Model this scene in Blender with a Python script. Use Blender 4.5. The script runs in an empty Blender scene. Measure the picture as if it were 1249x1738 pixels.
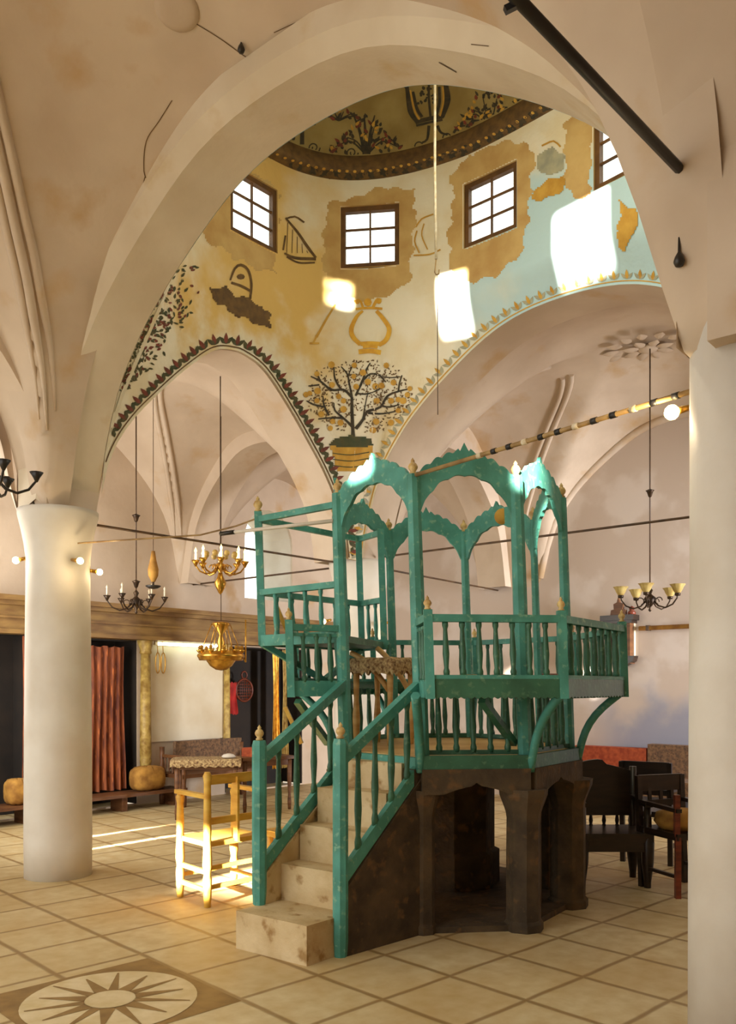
# synagogue hall with a painted dome and a turquoise wooden platform
import bpy, bmesh, math, random
from mathutils import Vector, Matrix
from mathutils.bvhtree import BVHTree
R_ = random.Random(7)
PI = math.pi
FPX, HOR, CX, EYE = 1460.0, 1165.0, 625.0, 1.6
scene = bpy.context.scene
COL = scene.collection
# ------------------------------------------------------------- coordinate frames
# world: camera stands at (0,0,EYE) and looks along +Y.  hall: axes along the arcades, origin under the dome.
TH = math.radians(40)
UU = Vector((math.cos(TH), -math.sin(TH), 0)); VV = Vector((math.sin(TH), math.cos(TH), 0)); MM = Vector((.78, 7.01, 0))
HALL = Matrix.Translation(MM) @ Matrix.Rotation(-TH, 4, 'Z')
HINV = HALL.inverted()
CAMH = HINV @ Vector((0, 0, EYE))
def hw(x, y, z): return HALL @ Vector((x, y, z))
def at(px, py, Y): return Vector(((px-CX)*Y/FPX, Y, EYE-(py-HOR)*Y/FPX))
def ray(px, py): return Vector(((px-CX)/FPX, 1.0, (HOR-py)/FPX))
def onhall(px, py, axis, val):
    r = HINV.to_3x3() @ ray(px, py); t = (val-CAMH[axis])/r[axis]
    return CAMH + r*t
AWX, RWY = -5.95, 5.1
def AW(px, py, off=0.0): p = onhall(px, py, 0, AWX+off); return (p.y, p.z)
def RW(px, py, off=0.0): p = onhall(px, py, 1, RWY-off); return (p.x, p.z)
# ------------------------------------------------------------- materials
def newmat(name):
    m = bpy.data.materials.new(name); m.use_nodes = True
    nt = m.node_tree; b = nt.nodes['Principled BSDF']; return m, nt, b
def s2l(c): return tuple((v/12.92 if v <= .04045 else ((v+.055)/1.055)**2.4) for v in [k/255 for k in c])+(1,)
def mat(name, c1, c2=None, scale=4.0, rough=.6, metal=0.0, bump=0.0, bscale=None, detail=6, lo=.35, hi=.65, c3=None, s3=20, stretch=None, spec=.5):
    m, nt, b = newmat(name); N = nt.nodes; L = nt.links
    b.inputs['Roughness'].default_value = rough; b.inputs['Metallic'].default_value = metal
    b.inputs['Specular IOR Level'].default_value = spec
    tc = N.new('ShaderNodeTexCoord'); mp = N.new('ShaderNodeMapping'); L.new(tc.outputs['Object'], mp.inputs[0])
    if stretch: mp.inputs['Scale'].default_value = stretch
    def noise(sc, lo, hi, off=0):
        n = N.new('ShaderNodeTexNoise'); n.inputs['Scale'].default_value = sc; n.inputs['Detail'].default_value = detail
        L.new(mp.outputs[0], n.inputs['Vector'])
        mr = N.new('ShaderNodeMapRange'); mr.inputs[1].default_value = lo; mr.inputs[2].default_value = hi
        L.new(n.outputs['Fac'], mr.inputs[0]); return n, mr
    if c2 is None: b.inputs['Base Color'].default_value = s2l(c1)
    else:
        n, mr = noise(scale, lo, hi)
        mx = N.new('ShaderNodeMix'); mx.data_type = 'RGBA'
        mx.inputs[6].default_value = s2l(c1); mx.inputs[7].default_value = s2l(c2)
        L.new(mr.outputs[0], mx.inputs[0]); out = mx.outputs[2]
        if c3:
            n3, mr3 = noise(s3, .58, .70)
            m3 = N.new('ShaderNodeMix'); m3.data_type = 'RGBA'; L.new(out, m3.inputs[6]); m3.inputs[7].default_value = s2l(c3)
            L.new(mr3.outputs[0], m3.inputs[0]); out = m3.outputs[2]
        L.new(out, b.inputs['Base Color'])
    if bump:
        n2 = N.new('ShaderNodeTexNoise'); n2.inputs['Scale'].default_value = bscale or scale*6; n2.inputs['Detail'].default_value = 4
        L.new(mp.outputs[0], n2.inputs['Vector'])
        bp = N.new('ShaderNodeBump'); bp.inputs['Strength'].default_value = bump; bp.inputs['Distance'].default_value = .02
        L.new(n2.outputs['Fac'], bp.inputs['Height']); L.new(bp.outputs[0], b.inputs['Normal'])
    return m
def emis(name, c, s):
    m, nt, b = newmat(name); b.inputs['Base Color'].default_value = s2l(c)
    b.inputs['Emission Color'].default_value = s2l(c); b.inputs['Emission Strength'].default_value = s; return m
M = {}
M['plaster'] = mat('plaster', (208,190,168), (190,170,147), 1.3, .85, bump=.35, bscale=5, c3=(190,160,122), s3=1.7)
M['archp'] = mat('limewash', (218,205,182), (202,186,160), 1.6, .8, bump=.3, bscale=7, c3=(196,172,130), s3=2.2)
M['white'] = mat('whitewash', (220,214,202), (204,194,178), 2.0, .6, bump=.15, bscale=9)
M['green'] = mat('green_paint', (80,156,142), (60,126,110), 5, .55, bump=.15, bscale=30, c3=(124,170,144), s3=24)
M['greend'] = mat('green_paint_dark', (58,112,86), (44,88,66), 5, .45, bump=.15, bscale=30, c3=(90,130,100), s3=24)
M['goldp'] = mat('finial_paint', (214,186,120), (176,140,84), 20, .45)
M['stone'] = mat('dark_stone', (86,69,46), (56,44,28), 5, .85, bump=.5, bscale=22, c3=(104,76,44), s3=11)
M['step'] = mat('step_stone', (206,184,142), (180,152,104), 4, .7, bump=.3, bscale=24, c3=(150,116,66), s3=9)
M['wood'] = mat('brown_wood', (120,78,44), (84,50,26), 3, .5, stretch=(1,1,6), bump=.1)
M['woodl'] = mat('light_wood', (214,176,110), (184,138,74), 3, .5, stretch=(1,1,5))
M['woody'] = mat('yellow_wood', (232,190,84), (206,150,50), 4, .5, stretch=(1,1,4))
M['black'] = mat('black_iron', (26,23,20), (40,34,28), 9, .45)
M['blackw'] = mat('black_wood', (30,22,17), (48,32,22), 5, .35, stretch=(1,1,5))
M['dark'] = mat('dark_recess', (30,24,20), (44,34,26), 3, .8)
M['brass'] = mat('brass', (214,168,72), (168,116,40), 14, .28, metal=.85)
M['bronze'] = mat('bronze', (76,58,40), (46,34,26), 12, .4, metal=.6)
M['redcurtain'] = mat('red_curtain', (158,84,40), (92,40,22), 5, .75, stretch=(4,4,.6), c3=(190,104,50), s3=9)
M['red'] = mat('red_velvet', (190,44,38), (140,26,24), 6, .8)
M['orange'] = mat('orange_cloth', (176,84,42), (140,56,28), 18, .85)
M['rug'] = mat('patterned_rug', (88,68,52), (132,100,70), 26, .9, c3=(60,30,24), s3=40)
M['ochrecl'] = mat('ochre_cloth', (186,138,60), (140,96,36), 9, .85)
M['ochrebrown'] = mat('cornice_paint', (150,118,66), (116,84,46), 4, .55, stretch=(1,.4,3))
M['gold'] = mat('gold_column', (196,168,92), (140,108,46), 12, .5, bump=.4, bscale=30)
M['parch'] = mat('cream_panel', (222,212,188), (208,192,160), 2, .7)
M['fringe'] = mat('fringed_cloth', (196,170,120), (120,88,56), 45, .95, bump=.6, bscale=60, c3=(90,60,44), s3=30)
M['redwood'] = mat('red_wood', (124,54,30), (84,34,18), 6, .4, stretch=(1,1,5))
M['bamboo'] = mat('bamboo_pole', (170,140,88), (118,88,46), 8, .5)
M['rod'] = mat('iron_rod', (92,66,40), (60,42,26), 10, .5)
M['rodd'] = mat('black_tie_rod', (22,20,19), (34,30,28), 8, .5)
M['rope'] = mat('rope', (224,214,190), (190,170,130), 20, .8)
M['glassy'] = mat('tulip_glass', (206,186,120), (164,134,70), 12, .3)
M['bulb'] = emis('lit_bulb', (255,226,150), 22)
M['candle'] = emis('lit_candle_lamp', (255,214,130), 5)
M['tube'] = emis('lit_tube', (236,250,226), 7)
M['winframe'] = mat('window_wood', (112,76,36), (84,56,26), 8, .6)
# paints of the murals
M['pb'] = mat('paint_black_green', (46,44,34), (70,58,40), 20, .8)
M['pbrown'] = mat('paint_brown', (112,84,44), (84,62,34), 14, .8)
M['pochre'] = mat('paint_ochre', (206,162,70), (184,136,50), 8, .85)
M['ptan'] = mat('paint_tan', (186,148,88), (206,174,112), 4, .85)
M['pyellow'] = mat('paint_yellow', (224,176,60), (204,150,50), 12, .8)
M['pblue'] = mat('paint_pale_blue', (176,206,204), (196,214,200), 3, .85)
M['pred'] = mat('paint_red_brown', (128,60,44), (96,50,36), 14, .8)
M['pdgreen'] = mat('paint_dark_green', (58,66,40), (82,76,44), 12, .8)
M['pgrey'] = mat('paint_grey_blue', (150,150,130), (176,170,140), 10, .8)
M['stain'] = mat('wall_stain_blue_grey', (150,146,152), (170,162,160), 5, .85)
def dome_mat():
    m, nt, b = newmat('dome_plaster'); N = nt.nodes; L = nt.links
    tc = N.new('ShaderNodeTexCoord'); sx = N.new('ShaderNodeSeparateXYZ'); L.new(tc.outputs['Object'], sx.inputs[0])
    def noise(sc, d=5):
        n = N.new('ShaderNodeTexNoise'); n.inputs['Scale'].default_value = sc; n.inputs['Detail'].default_value = d
        L.new(tc.outputs['Object'], n.inputs['Vector']); return n
    def mr(src, a, b_):
        r = N.new('ShaderNodeMapRange'); r.inputs[1].default_value = a; r.inputs[2].default_value = b_; r.interpolation_type = 'SMOOTHSTEP'; L.new(src, r.inputs[0]); return r.outputs[0]
    def mth(op, a, bb):
        n = N.new('ShaderNodeMath'); n.operation = op
        for i, s in enumerate((a, bb)):
            if isinstance(s, (int, float)): n.inputs[i].default_value = s
            else: L.new(s, n.inputs[i])
        return n.outputs[0]
    def mix(f, a, bb):
        n = N.new('ShaderNodeMix'); n.data_type = 'RGBA'; L.new(f, n.inputs[0])
        for i, s in ((6, a), (7, bb)):
            if isinstance(s, tuple): n.inputs[i].default_value = s2l(s)
            else: L.new(s, n.inputs[i])
        return n.outputs[2]
    n1 = noise(1.1); n2 = noise(2.6)
    cream = mix(mr(n2.outputs['Fac'], .38, .66), (234,226,204), (226,212,178))
    # ochre wash on the west side, pale blue mixed in towards the east below the window heads; both ragged-edged
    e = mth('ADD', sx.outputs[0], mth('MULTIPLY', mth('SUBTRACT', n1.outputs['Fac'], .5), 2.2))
    zb_o = mth('ADD', sx.outputs[2], mth('MULTIPLY', mth('SUBTRACT', n2.outputs['Fac'], .5), 2.4))
    och = mth('MULTIPLY', .75, 1.0); och = mth('MULTIPLY', mr(e, -1.95, -2.6), mr(zb_o, 4.6, 5.4))
    c = mix(och, cream, (220,184,108))
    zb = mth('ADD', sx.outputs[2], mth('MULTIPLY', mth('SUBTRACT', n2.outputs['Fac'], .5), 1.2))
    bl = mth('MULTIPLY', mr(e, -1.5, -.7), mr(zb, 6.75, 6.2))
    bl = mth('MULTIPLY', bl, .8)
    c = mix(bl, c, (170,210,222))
    L.new(c, b.inputs['Base Color']); b.inputs['Roughness'].default_value = .85
    bp = N.new('ShaderNodeBump'); bp.inputs['Strength'].default_value = .3; bp.inputs['Distance'].default_value = .02
    n3 = noise(14); L.new(n3.outputs['Fac'], bp.inputs['Height']); L.new(bp.outputs[0], b.inputs['Normal'])
    return m
def rear_mat():
    m, nt, b = newmat('rear_plaster'); N = nt.nodes; L = nt.links
    tc = N.new('ShaderNodeTexCoord'); sx = N.new('ShaderNodeSeparateXYZ'); L.new(tc.outputs['Object'], sx.inputs[0])
    n = N.new('ShaderNodeTexNoise'); n.inputs['Scale'].default_value = 1.6; n.inputs['Detail'].default_value = 6; L.new(tc.outputs['Object'], n.inputs['Vector'])
    # damp grey-blue stain in a ragged patch low on the wall
    def mr(src, a, b_):
        r = N.new('ShaderNodeMapRange'); r.inputs[1].default_value = a; r.inputs[2].default_value = b_; r.interpolation_type = 'SMOOTHSTEP'; L.new(src, r.inputs[0]); return r.outputs[0]
    ad = N.new('ShaderNodeMath'); ad.operation = 'MULTIPLY_ADD'; L.new(n.outputs['Fac'], ad.inputs[0]); ad.inputs[1].default_value = 1.3; L.new(sx.outputs[2], ad.inputs[2])
    f1 = mr(ad.outputs[0], 2.25, 1.75); f2 = mr(n.outputs['Fac'], .36, .52); f3 = mr(sx.outputs[0], -1.5, -.7)
    mu = N.new('ShaderNodeMath'); mu.operation = 'MULTIPLY'; L.new(f1, mu.inputs[0]); L.new(f3, mu.inputs[1])
    mx = N.new('ShaderNodeMix'); mx.data_type = 'RGBA'; L.new(f2, mx.inputs[0]); mx.inputs[6].default_value = s2l((214,202,192)); mx.inputs[7].default_value = s2l((200,184,170))
    m2 = N.new('ShaderNodeMix'); m2.data_type = 'RGBA'; L.new(mu.outputs[0], m2.inputs[0]); L.new(mx.outputs[2], m2.inputs[6]); m2.inputs[7].default_value = s2l((150,150,164))
    L.new(m2.outputs[2], b.inputs['Base Color']); b.inputs['Roughness'].default_value = .85; return m
M['rearp'] = rear_mat()
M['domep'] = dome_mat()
M['domein'] = mat('dome_ochre', (160,140,86), (138,116,64), 3, .85)
def floor_mat():
    m, nt, b = newmat('paving'); N = nt.nodes; L = nt.links
    tc = N.new('ShaderNodeTexCoord'); mp = N.new('ShaderNodeMapping'); L.new(tc.outputs['Object'], mp.inputs[0])
    # turn the floor so the paving joints run along the two axes
    mp.inputs['Rotation'].default_value = (0, 0, -math.radians(43.6))
    wob = N.new('ShaderNodeTexNoise'); wob.inputs['Scale'].default_value = 2.2; L.new(mp.outputs[0], wob.inputs['Vector'])
    sx = N.new('ShaderNodeSeparateXYZ'); L.new(mp.outputs[0], sx.inputs[0])
    def mth(op, a, bb=0.0, cc=None):
        n = N.new('ShaderNodeMath'); n.operation = op
        for i, s in enumerate((a, bb) + ((cc,) if cc is not None else ())):
            if isinstance(s, (int, float)): n.inputs[i].default_value = s
            else: L.new(s, n.inputs[i])
        return n.outputs[0]
    def line(src, off, step, wd):
        t = mth('DIVIDE', mth('SUBTRACT', src, off), step)
        t = mth('ADD', t, mth('MULTIPLY', mth('SUBTRACT', wob.outputs['Fac'], .5), .05))
        fr = mth('FRACT', mth('ADD', t, 100.5)); d = mth('MULTIPLY', mth('ABSOLUTE', mth('SUBTRACT', fr, .5)), step)
        r = N.new('ShaderNodeMapRange'); r.inputs[1].default_value = wd; r.inputs[2].default_value = wd*.35; L.new(d, r.inputs[0]); return r.outputs[0]
    l = mth('MAXIMUM', line(sx.outputs[0], P_OFF, .522, .024), line(sx.outputs[1], Q_OFF, .511, .021))
    n1 = N.new('ShaderNodeTexNoise'); n1.inputs['Scale'].default_value = 1.1; n1.inputs['Detail'].default_value = 3; L.new(mp.outputs[0], n1.inputs['Vector'])
    n2 = N.new('ShaderNodeTexNoise'); n2.inputs['Scale'].default_value = 9; n2.inputs['Detail'].default_value = 6; L.new(mp.outputs[0], n2.inputs['Vector'])
    def mix(f, a, bb):
        n = N.new('ShaderNodeMix'); n.data_type = 'RGBA'
        if isinstance(f, float): n.inputs[0].default_value = f
        else: L.new(f, n.inputs[0])
        for i, s in ((6, a), (7, bb)):
            if isinstance(s, tuple): n.inputs[i].default_value = s2l(s)
            else: L.new(s, n.inputs[i])
        return n.outputs[2]
    r1 = N.new('ShaderNodeMapRange'); r1.inputs[1].default_value = .3; r1.inputs[2].default_value = .7; L.new(n2.outputs['Fac'], r1.inputs[0])
    c = mix(r1.outputs[0], (214,198,156), (194,170,120))
    r2 = N.new('ShaderNodeMapRange'); r2.inputs[1].default_value = .40; r2.inputs[2].default_value = .62; L.new(n1.outputs['Fac'], r2.inputs[0])
    c = mix(mth('MULTIPLY', r2.outputs[0], .45), c, (180,148,90))
    c = mix(mth('MULTIPLY', l, .75), c, (128,94,44))
    L.new(c, b.inputs['Base Color']); b.inputs['Roughness'].default_value = .5
    bp = N.new('ShaderNodeBump'); bp.inputs['Strength'].default_value = .2; bp.inputs['Distance'].default_value = .01
    L.new(mth('SUBTRACT', n2.outputs['Fac'], l), bp.inputs['Height']); L.new(bp.outputs[0], b.inputs['Normal'])
    return m
# offsets of the joints in the turned axes, from p/q at 45 degrees measured on the floor
_a = math.radians(43.6)
def turned(X, Y): return (X*math.cos(_a)+Y*math.sin(_a), -X*math.sin(_a)+Y*math.cos(_a))
_g = turned(-.656, 4.404)            # a crossing of two joints
P_OFF, Q_OFF = _g[0], _g[1]
M['floor'] = floor_mat()
M['medl'] = mat('medallion_light', (218,200,160), (200,178,128), 8, .5)
M['medd'] = mat('medallion_dark', (150,118,66), (126,96,50), 8, .55)
# ------------------------------------------------------------- mesh builder
class MB:
    def __init__(s): s.v = []; s.f = []; s.mi = []; s.sm = []; s.X = None; s.cur = 0
    def V(s, p):
        p = Vector(p)
        s.v.append(s.X @ p if s.X else p); return len(s.v)-1
    def F(s, idx, smooth=False): s.f.append(tuple(idx)); s.mi.append(s.cur); s.sm.append(smooth)
    def box(s, c, size, rot=None):
        c = Vector(c); h = Vector(size)/2; ids = []
        for dx in (-1,1):
            for dy in (-1,1):
                for dz in (-1,1):
                    d = Vector((dx*h.x, dy*h.y, dz*h.z))
                    ids.append(s.V(c+(rot @ d if rot else d)))
        for q in ((0,1,3,2),(4,6,7,5),(0,4,5,1),(2,3,7,6),(0,2,6,4),(1,5,7,3)): s.F([ids[i] for i in q])
        return s
    def bar(s, a, b, w, h=None, up=(0,0,1)):
        a = Vector(a); b = Vector(b); d = (b-a); L = d.length; d.normalize(); up = Vector(up)
        x = d.cross(up)
        if x.length < 1e-4: x = d.cross(Vector((1,0,0)))
        x.normalize(); y = x.cross(d)
        return s.box((a+b)/2, (w, L, h or w), Matrix((x, d, y)).transposed())
    def tube(s, pts, r, n=8, caps=True, closed=False):
        pts = [Vector(p) for p in pts]; rr = r if isinstance(r, (list, tuple)) else [r]*len(pts)
        rings = []; prev = None; m = len(pts)
        for i, p in enumerate(pts):
            if closed: t = pts[(i+1) % m]-pts[i-1]
            else: t = pts[min(i+1, m-1)]-pts[max(i-1, 0)]
            if t.length < 1e-9: t = Vector((0,0,1))
            t.normalize()
            if prev is None:
                x = t.cross(Vector((0,0,1)))
                if x.length < 1e-3: x = t.cross(Vector((1,0,0)))
            else: x = prev - t*prev.dot(t)
            x.normalize(); prev = x; y = t.cross(x)
            rings.append([s.V(p+(x*math.cos(2*PI*k/n)+y*math.sin(2*PI*k/n))*rr[i]) for k in range(n)])
        for i in range(m if closed else m-1):
            A = rings[i]; B = rings[(i+1) % m]
            for k in range(n): s.F((A[k], A[(k+1) % n], B[(k+1) % n], B[k]), True)
        if caps and not closed: s.F(rings[0][::-1]); s.F(rings[-1])
        return s
    def lathe(s, o, prof, n=16, axis=None, smooth=True):
        o = Vector(o); Q = axis
        rings = []
        for r, z in prof:
            if r < 1e-5:
                p = Vector((0,0,z)); rings.append([s.V(o+(Q @ p if Q else p))]); continue
            ring = []
            for k in range(n):
                p = Vector((r*math.cos(2*PI*k/n), r*math.sin(2*PI*k/n), z)); ring.append(s.V(o+(Q @ p if Q else p)))
            rings.append(ring)
        for A, B in zip(rings, rings[1:]):
            if len(A) == 1 and len(B) == 1: continue
            for k in range(n):
                k2 = (k+1) % n
                if len(A) == 1: s.F((A[0], B[k2], B[k]), smooth)
                elif len(B) == 1: s.F((A[k], A[k2], B[0]), smooth)
                else: s.F((A[k], A[k2], B[k2], B[k]), smooth)
        if len(rings[0]) > 1: s.F(rings[0][::-1])
        if len(rings[-1]) > 1: s.F(rings[-1])
        return s
    def grid(s, P, smooth=True):
        ids = [[s.V(p) for p in row] for row in P]
        for a, b in zip(ids, ids[1:]):
            for i in range(len(a)-1): s.F((a[i], a[i+1], b[i+1], b[i]), smooth)
        return s
    def poly(s, pts, thick, nrm):          # flat outline with a thickness along nrm
        nrm = Vector(nrm).normalized()*thick/2
        bm = bmesh.new(); vs = [bm.verts.new(Vector(p)) for p in pts]
        es = [bm.edges.new((vs[i], vs[(i+1) % len(vs)])) for i in range(len(vs))]
        bmesh.ops.triangle_fill(bm, edges=es, use_beauty=True); bm.verts.index_update()
        n = len(s.v); vi = list(bm.verts); ix = {v: i for i, v in enumerate(vi)}; k = len(vi)
        for v in vi: s.V(v.co+nrm)
        for v in vi: s.V(v.co-nrm)
        for f in bm.faces:
            q = [ix[v] for v in f.verts]; s.F([n+i for i in q]); s.F([n+k+i for i in reversed(q)])
        for i in range(len(pts)):
            a = ix[vs[i]]; b = ix[vs[(i+1) % len(pts)]]; s.F((n+a, n+b, n+k+b, n+k+a))
        bm.free(); return s
    def sphere(s, c, r, n=10):
        return s.lathe(c, [(r*math.sin(PI*i/6), -r*math.cos(PI*i/6)) for i in range(7)], n)
def build(name, mb, material, parent=None, origin=None, matrix=None):
    me = bpy.data.meshes.new(name)
    org = Vector(parent['_o']) if parent is not None and '_o' in parent else Vector(origin or (0,0,0))
    me.from_pydata([v-org for v in mb.v], [], mb.f)
    mats = material if isinstance(material, (list, tuple)) else [material]
    for m in mats: me.materials.append(m)
    me.polygons.foreach_set('material_index', mb.mi); me.polygons.foreach_set('use_smooth', mb.sm)
    bm = bmesh.new(); bm.from_mesh(me); bmesh.ops.recalc_face_normals(bm, faces=bm.faces); bm.to_mesh(me); bm.free()
    me.update()
    o = bpy.data.objects.new(name, me); COL.objects.link(o)
    if parent is not None:
        o.parent = parent; o['_o'] = org
    else:
        o.location = org
        if matrix is not None: o.matrix_world = matrix
        o['_o'] = org
    return o
def tag(o, label=None, cat=None, group=None, kind=None):
    if label: o['label'] = label
    if cat: o['category'] = cat
    if group: o['group'] = group
    if kind: o['kind'] = kind
    return o
def thing(name, label, cat, origin, group=None):
    o = bpy.data.objects.new(name, None); o.empty_display_size = .1; COL.objects.link(o)
    o.location = Vector(origin); o['_o'] = Vector(origin); return tag(o, label, cat, group)
def copy_tree(o, parent=None):
    c = o.copy(); COL.objects.link(c)
    if parent is not None: c.parent = parent
    for ch in list(o.children): copy_tree(ch, c)
    return c
def struct(name, mb, material, hall=False, parent=None):
    o = build(name, mb, material, parent, matrix=HALL if hall else None); o['kind'] = 'structure'; return o
def hrot(): return HALL.to_3x3()
def hbox(mb, x0, x1, y0, y1, z0, z1):     # a box aligned with the hall, in world coordinates
    return mb.box(hw((x0+x1)/2, (y0+y1)/2, (z0+z1)/2), (abs(x1-x0), abs(y1-y0), abs(z1-z0)), hrot())
def interp(t, tab):
    if t <= tab[0][0]: return tab[0][1]
    for (a, b), (c, d) in zip(tab, tab[1:]):
        if t <= c: return b+(d-b)*(t-a)/(c-a)
    return tab[-1][1]
WORLD_S, EXPO, SUN_E, DOME_E, BULB_K, AISLE_E, SIDE_E = 3.1, 0.0, 20.0, 80.0, .45, 135.0, 240.0
# ============================================================= THE HALL
SPR = 3.05
BASE = [(0,1.0),(.19,.983),(.342,.93),(.532,.808),(.677,.69),(.772,.59),(.875,.437),(.939,.262),(.981,.087),(1.0,0.0)]
POINT = [(0,1.0),(.19,.962),(.375,.84),(.594,.657),(.8125,.444),(.94,.24),(1.0,0.0)]
def smooth_tab(tab, t):
    # Catmull-Rom through the table
    t = min(max(t, 0), 1)
    for i in range(len(tab)-1):
        if t <= tab[i+1][0]:
            a = tab[i]; b = tab[i+1]; p = tab[i-1] if i else (-b[0], b[1] if tab is BASE else 2*a[1]-b[1]); n = tab[i+2] if i+2 < len(tab) else None
            h = b[0]-a[0]; u = (t-a[0])/h
            ma = (b[1]-p[1])/(b[0]-p[0])*h if (i or tab is BASE) else (b[1]-a[1])*.6
            if i == 0 and tab is BASE: ma = 0
            mb_ = (n[1]-a[1])/(n[0]-a[0])*h if n else (b[1]-a[1])*1.2
            return (2*u**3-3*u*u+1)*a[1]+(u**3-2*u*u+u)*ma+(-2*u**3+3*u*u)*b[1]+(u**3-u*u)*mb_
    return 0
def archz(s, half, apex, tab=BASE): return SPR+(apex-SPR)*smooth_tab(tab, abs(s)/half)
# floor
mb = MB(); mb.box((3, 5.5, -.05), (26, 27, .1)); fl = struct('floor', mb, M['floor'])
# medallion inlaid in the floor: dark square, pale disc, dark rays, pale hub
med = Vector((-1.316, 4.39, 0)); ca, sa = math.cos(_a), math.sin(_a)
def fp(p, q, z): return med+Vector((p*ca-q*sa, p*sa+q*ca, z))
mb = MB()
mb.cur = 1; h_ = .475
mb.F([mb.V(fp(a*h_, b*h_, .0015)) for a, b in ((-1,-1),(1,-1),(1,1),(-1,1))])
mb.cur = 0; mb.F([mb.V(fp(.435*math.cos(2*PI*k/48), .435*math.sin(2*PI*k/48), .003)) for k in range(48)])
mb.cur = 1
for k in range(14):
    a = 2*PI*k/14+.1; w = .09 if k % 2 else .06; r1 = .37 if k % 2 else .41
    mb.F([mb.V(fp(r*math.cos(a+d), r*math.sin(a+d), .0045)) for r, d in ((.13, -w*3.4), (r1, -.012), (r1, .012), (.13, w*3.4))])
mb.cur = 0; mb.F([mb.V(fp(.125*math.cos(2*PI*k/24), .125*math.sin(2*PI*k/24), .006)) for k in range(24)])
struct('floor_medallion', mb, [M['medl'], M['medd']], parent=fl)
# columns
def column(x, y, r=.268):
    mb = MB()
    pr = [(r*1.02, 0), (r*1.03, .3), (r*1.02, 1.0), (r*.99, 2.0), (r*.965, 2.55), (r*.97, 2.68), (r*1.02, 2.80), (r*1.12, 2.93), (r*1.22, 3.04), (r*1.23, 3.08)]
    if x > 0 and y < 0: pr = [(r*1.0, 0), (r*.99, 1.0), (r*.97, 2.2), (r*.97, 3.2)]
    mb.lathe(hw(x, y, 0), pr, 40)
    bw = .18 if x > 0 and y < 0 else .2
    hbox(mb, x-bw, x+bw, y-bw, y+bw, 3.02, 3.2)
    return struct('column', mb, M['white'])
for x, y, r in ((-2.8,-1.97,.268), (2.8,-1.97,.268), (-2.8,1.97,.31), (2.8,1.97,.28), (-2.8,-5.9,.27), (2.8,-5.9,.27)): column(x, y, r)
# arches: along = 'x' (in a plane of constant y) or 'y'
def arch(name, along, c, a, b, apex, lo=None, hi=None, tab=BASE, th=.5, extra=.22, chamfer=0.0, m='plaster'):
    lo = a+.17 if lo is None else lo; hi = b-.17 if hi is None else hi
    mid = (lo+hi)/2; half = (hi-lo)/2; n = 44; top = apex+extra
    cur = []
    for i in range(n+1):
        s = mid-half*math.cos(PI*i/n); cur.append((s, archz(s-mid, half, apex, tab)))
    P = (lambda s, d, z: (s, c+d, z)) if along == 'x' else (lambda s, d, z: (c+d, s, z))
    mb = MB(); h = th/2
    for sgn in (-1, 1):
        out = []; inn = []
        for s, z in cur:
            k = 1+chamfer/half if sgn*1 == -1 else 1
            out.append(P(s, sgn*h, top)); inn.append(P(mid+(s-mid)*k, sgn*h, z+(chamfer if sgn == -1 else 0)))
        out[0] = P(a, sgn*h, top); out[-1] = P(b, sgn*h, top)
        mb.grid([inn, out], False)
        i0 = mb.V(P(a, sgn*h, SPR)); i1 = mb.V(P(a, sgn*h, top)); i2 = mb.V(inn[0]); mb.F((i0, i2, i1))
        i0 = mb.V(P(b, sgn*h, SPR)); i1 = mb.V(P(b, sgn*h, top)); i2 = mb.V(inn[-1]); mb.F((i0, i1, i2))
    rows = []
    ds = [-h, -h+chamfer, h] if chamfer else [-h, h]
    for j, d in enumerate(ds):
        k = 1+chamfer/half if (chamfer and j == 0) else 1; dz = chamfer if (chamfer and j == 0) else 0
        rows.append([P(mid+(s-mid)*k, d, z+dz) for s, z in cur])
    for r1, r2 in zip(rows, rows[1:]): mb.grid([r1, r2], True)
    return struct(name, mb, M[m], hall=True)
CA, CB = -1.75, 1.45                      # opening of the arch towards the ark
arch('wall_near_arch', 'x', -1.97, -3.0, 3.0, 5.34, -2.63, 2.63, chamfer=.09, m='archp')
arch('wall_rear_arch', 'x', 1.97, -3.0, 3.0, 5.37, -2.57, 2.6)
arch('wall_ark_arch', 'y', -2.82, -2.2, 2.2, 4.92, CA, CB, tab=POINT, th=.48, extra=.1)
arch('wall_side_arch', 'y', 2.8, -2.2, 2.2, 4.92, -1.6, 1.6, tab=POINT)
for nm, al, c, a, b, ap in (('wall_aisle_arch', 'x', -1.97, -5.95, -2.8, 4.75), ('wall_aisle_arch', 'x', 1.97, -5.95, -2.8, 4.75), ('wall_aisle_arch', 'x', -1.97, 2.8, 6.6, 4.75), ('wall_aisle_arch', 'x', 1.97, 2.8, 6.6, 4.75),
                        ('wall_aisle_arch', 'y', -2.8, -5.9, -1.97, 4.92), ('wall_aisle_arch', 'y', 2.8, -5.9, -1.97, 4.92), ('wall_aisle_arch', 'y', -2.8, 1.97, 5.1, 4.75), ('wall_aisle_arch', 'y', 2.8, 1.97, 5.1, 4.75)):
    arch(nm, al, c, a, b, ap, th=.46, extra=.8)
mb = MB(); mb.box((2.89, -2.03, 4.1), (.34, .58, 2.2)); struct('wall_pier', mb, M['plaster'], hall=True)
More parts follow.
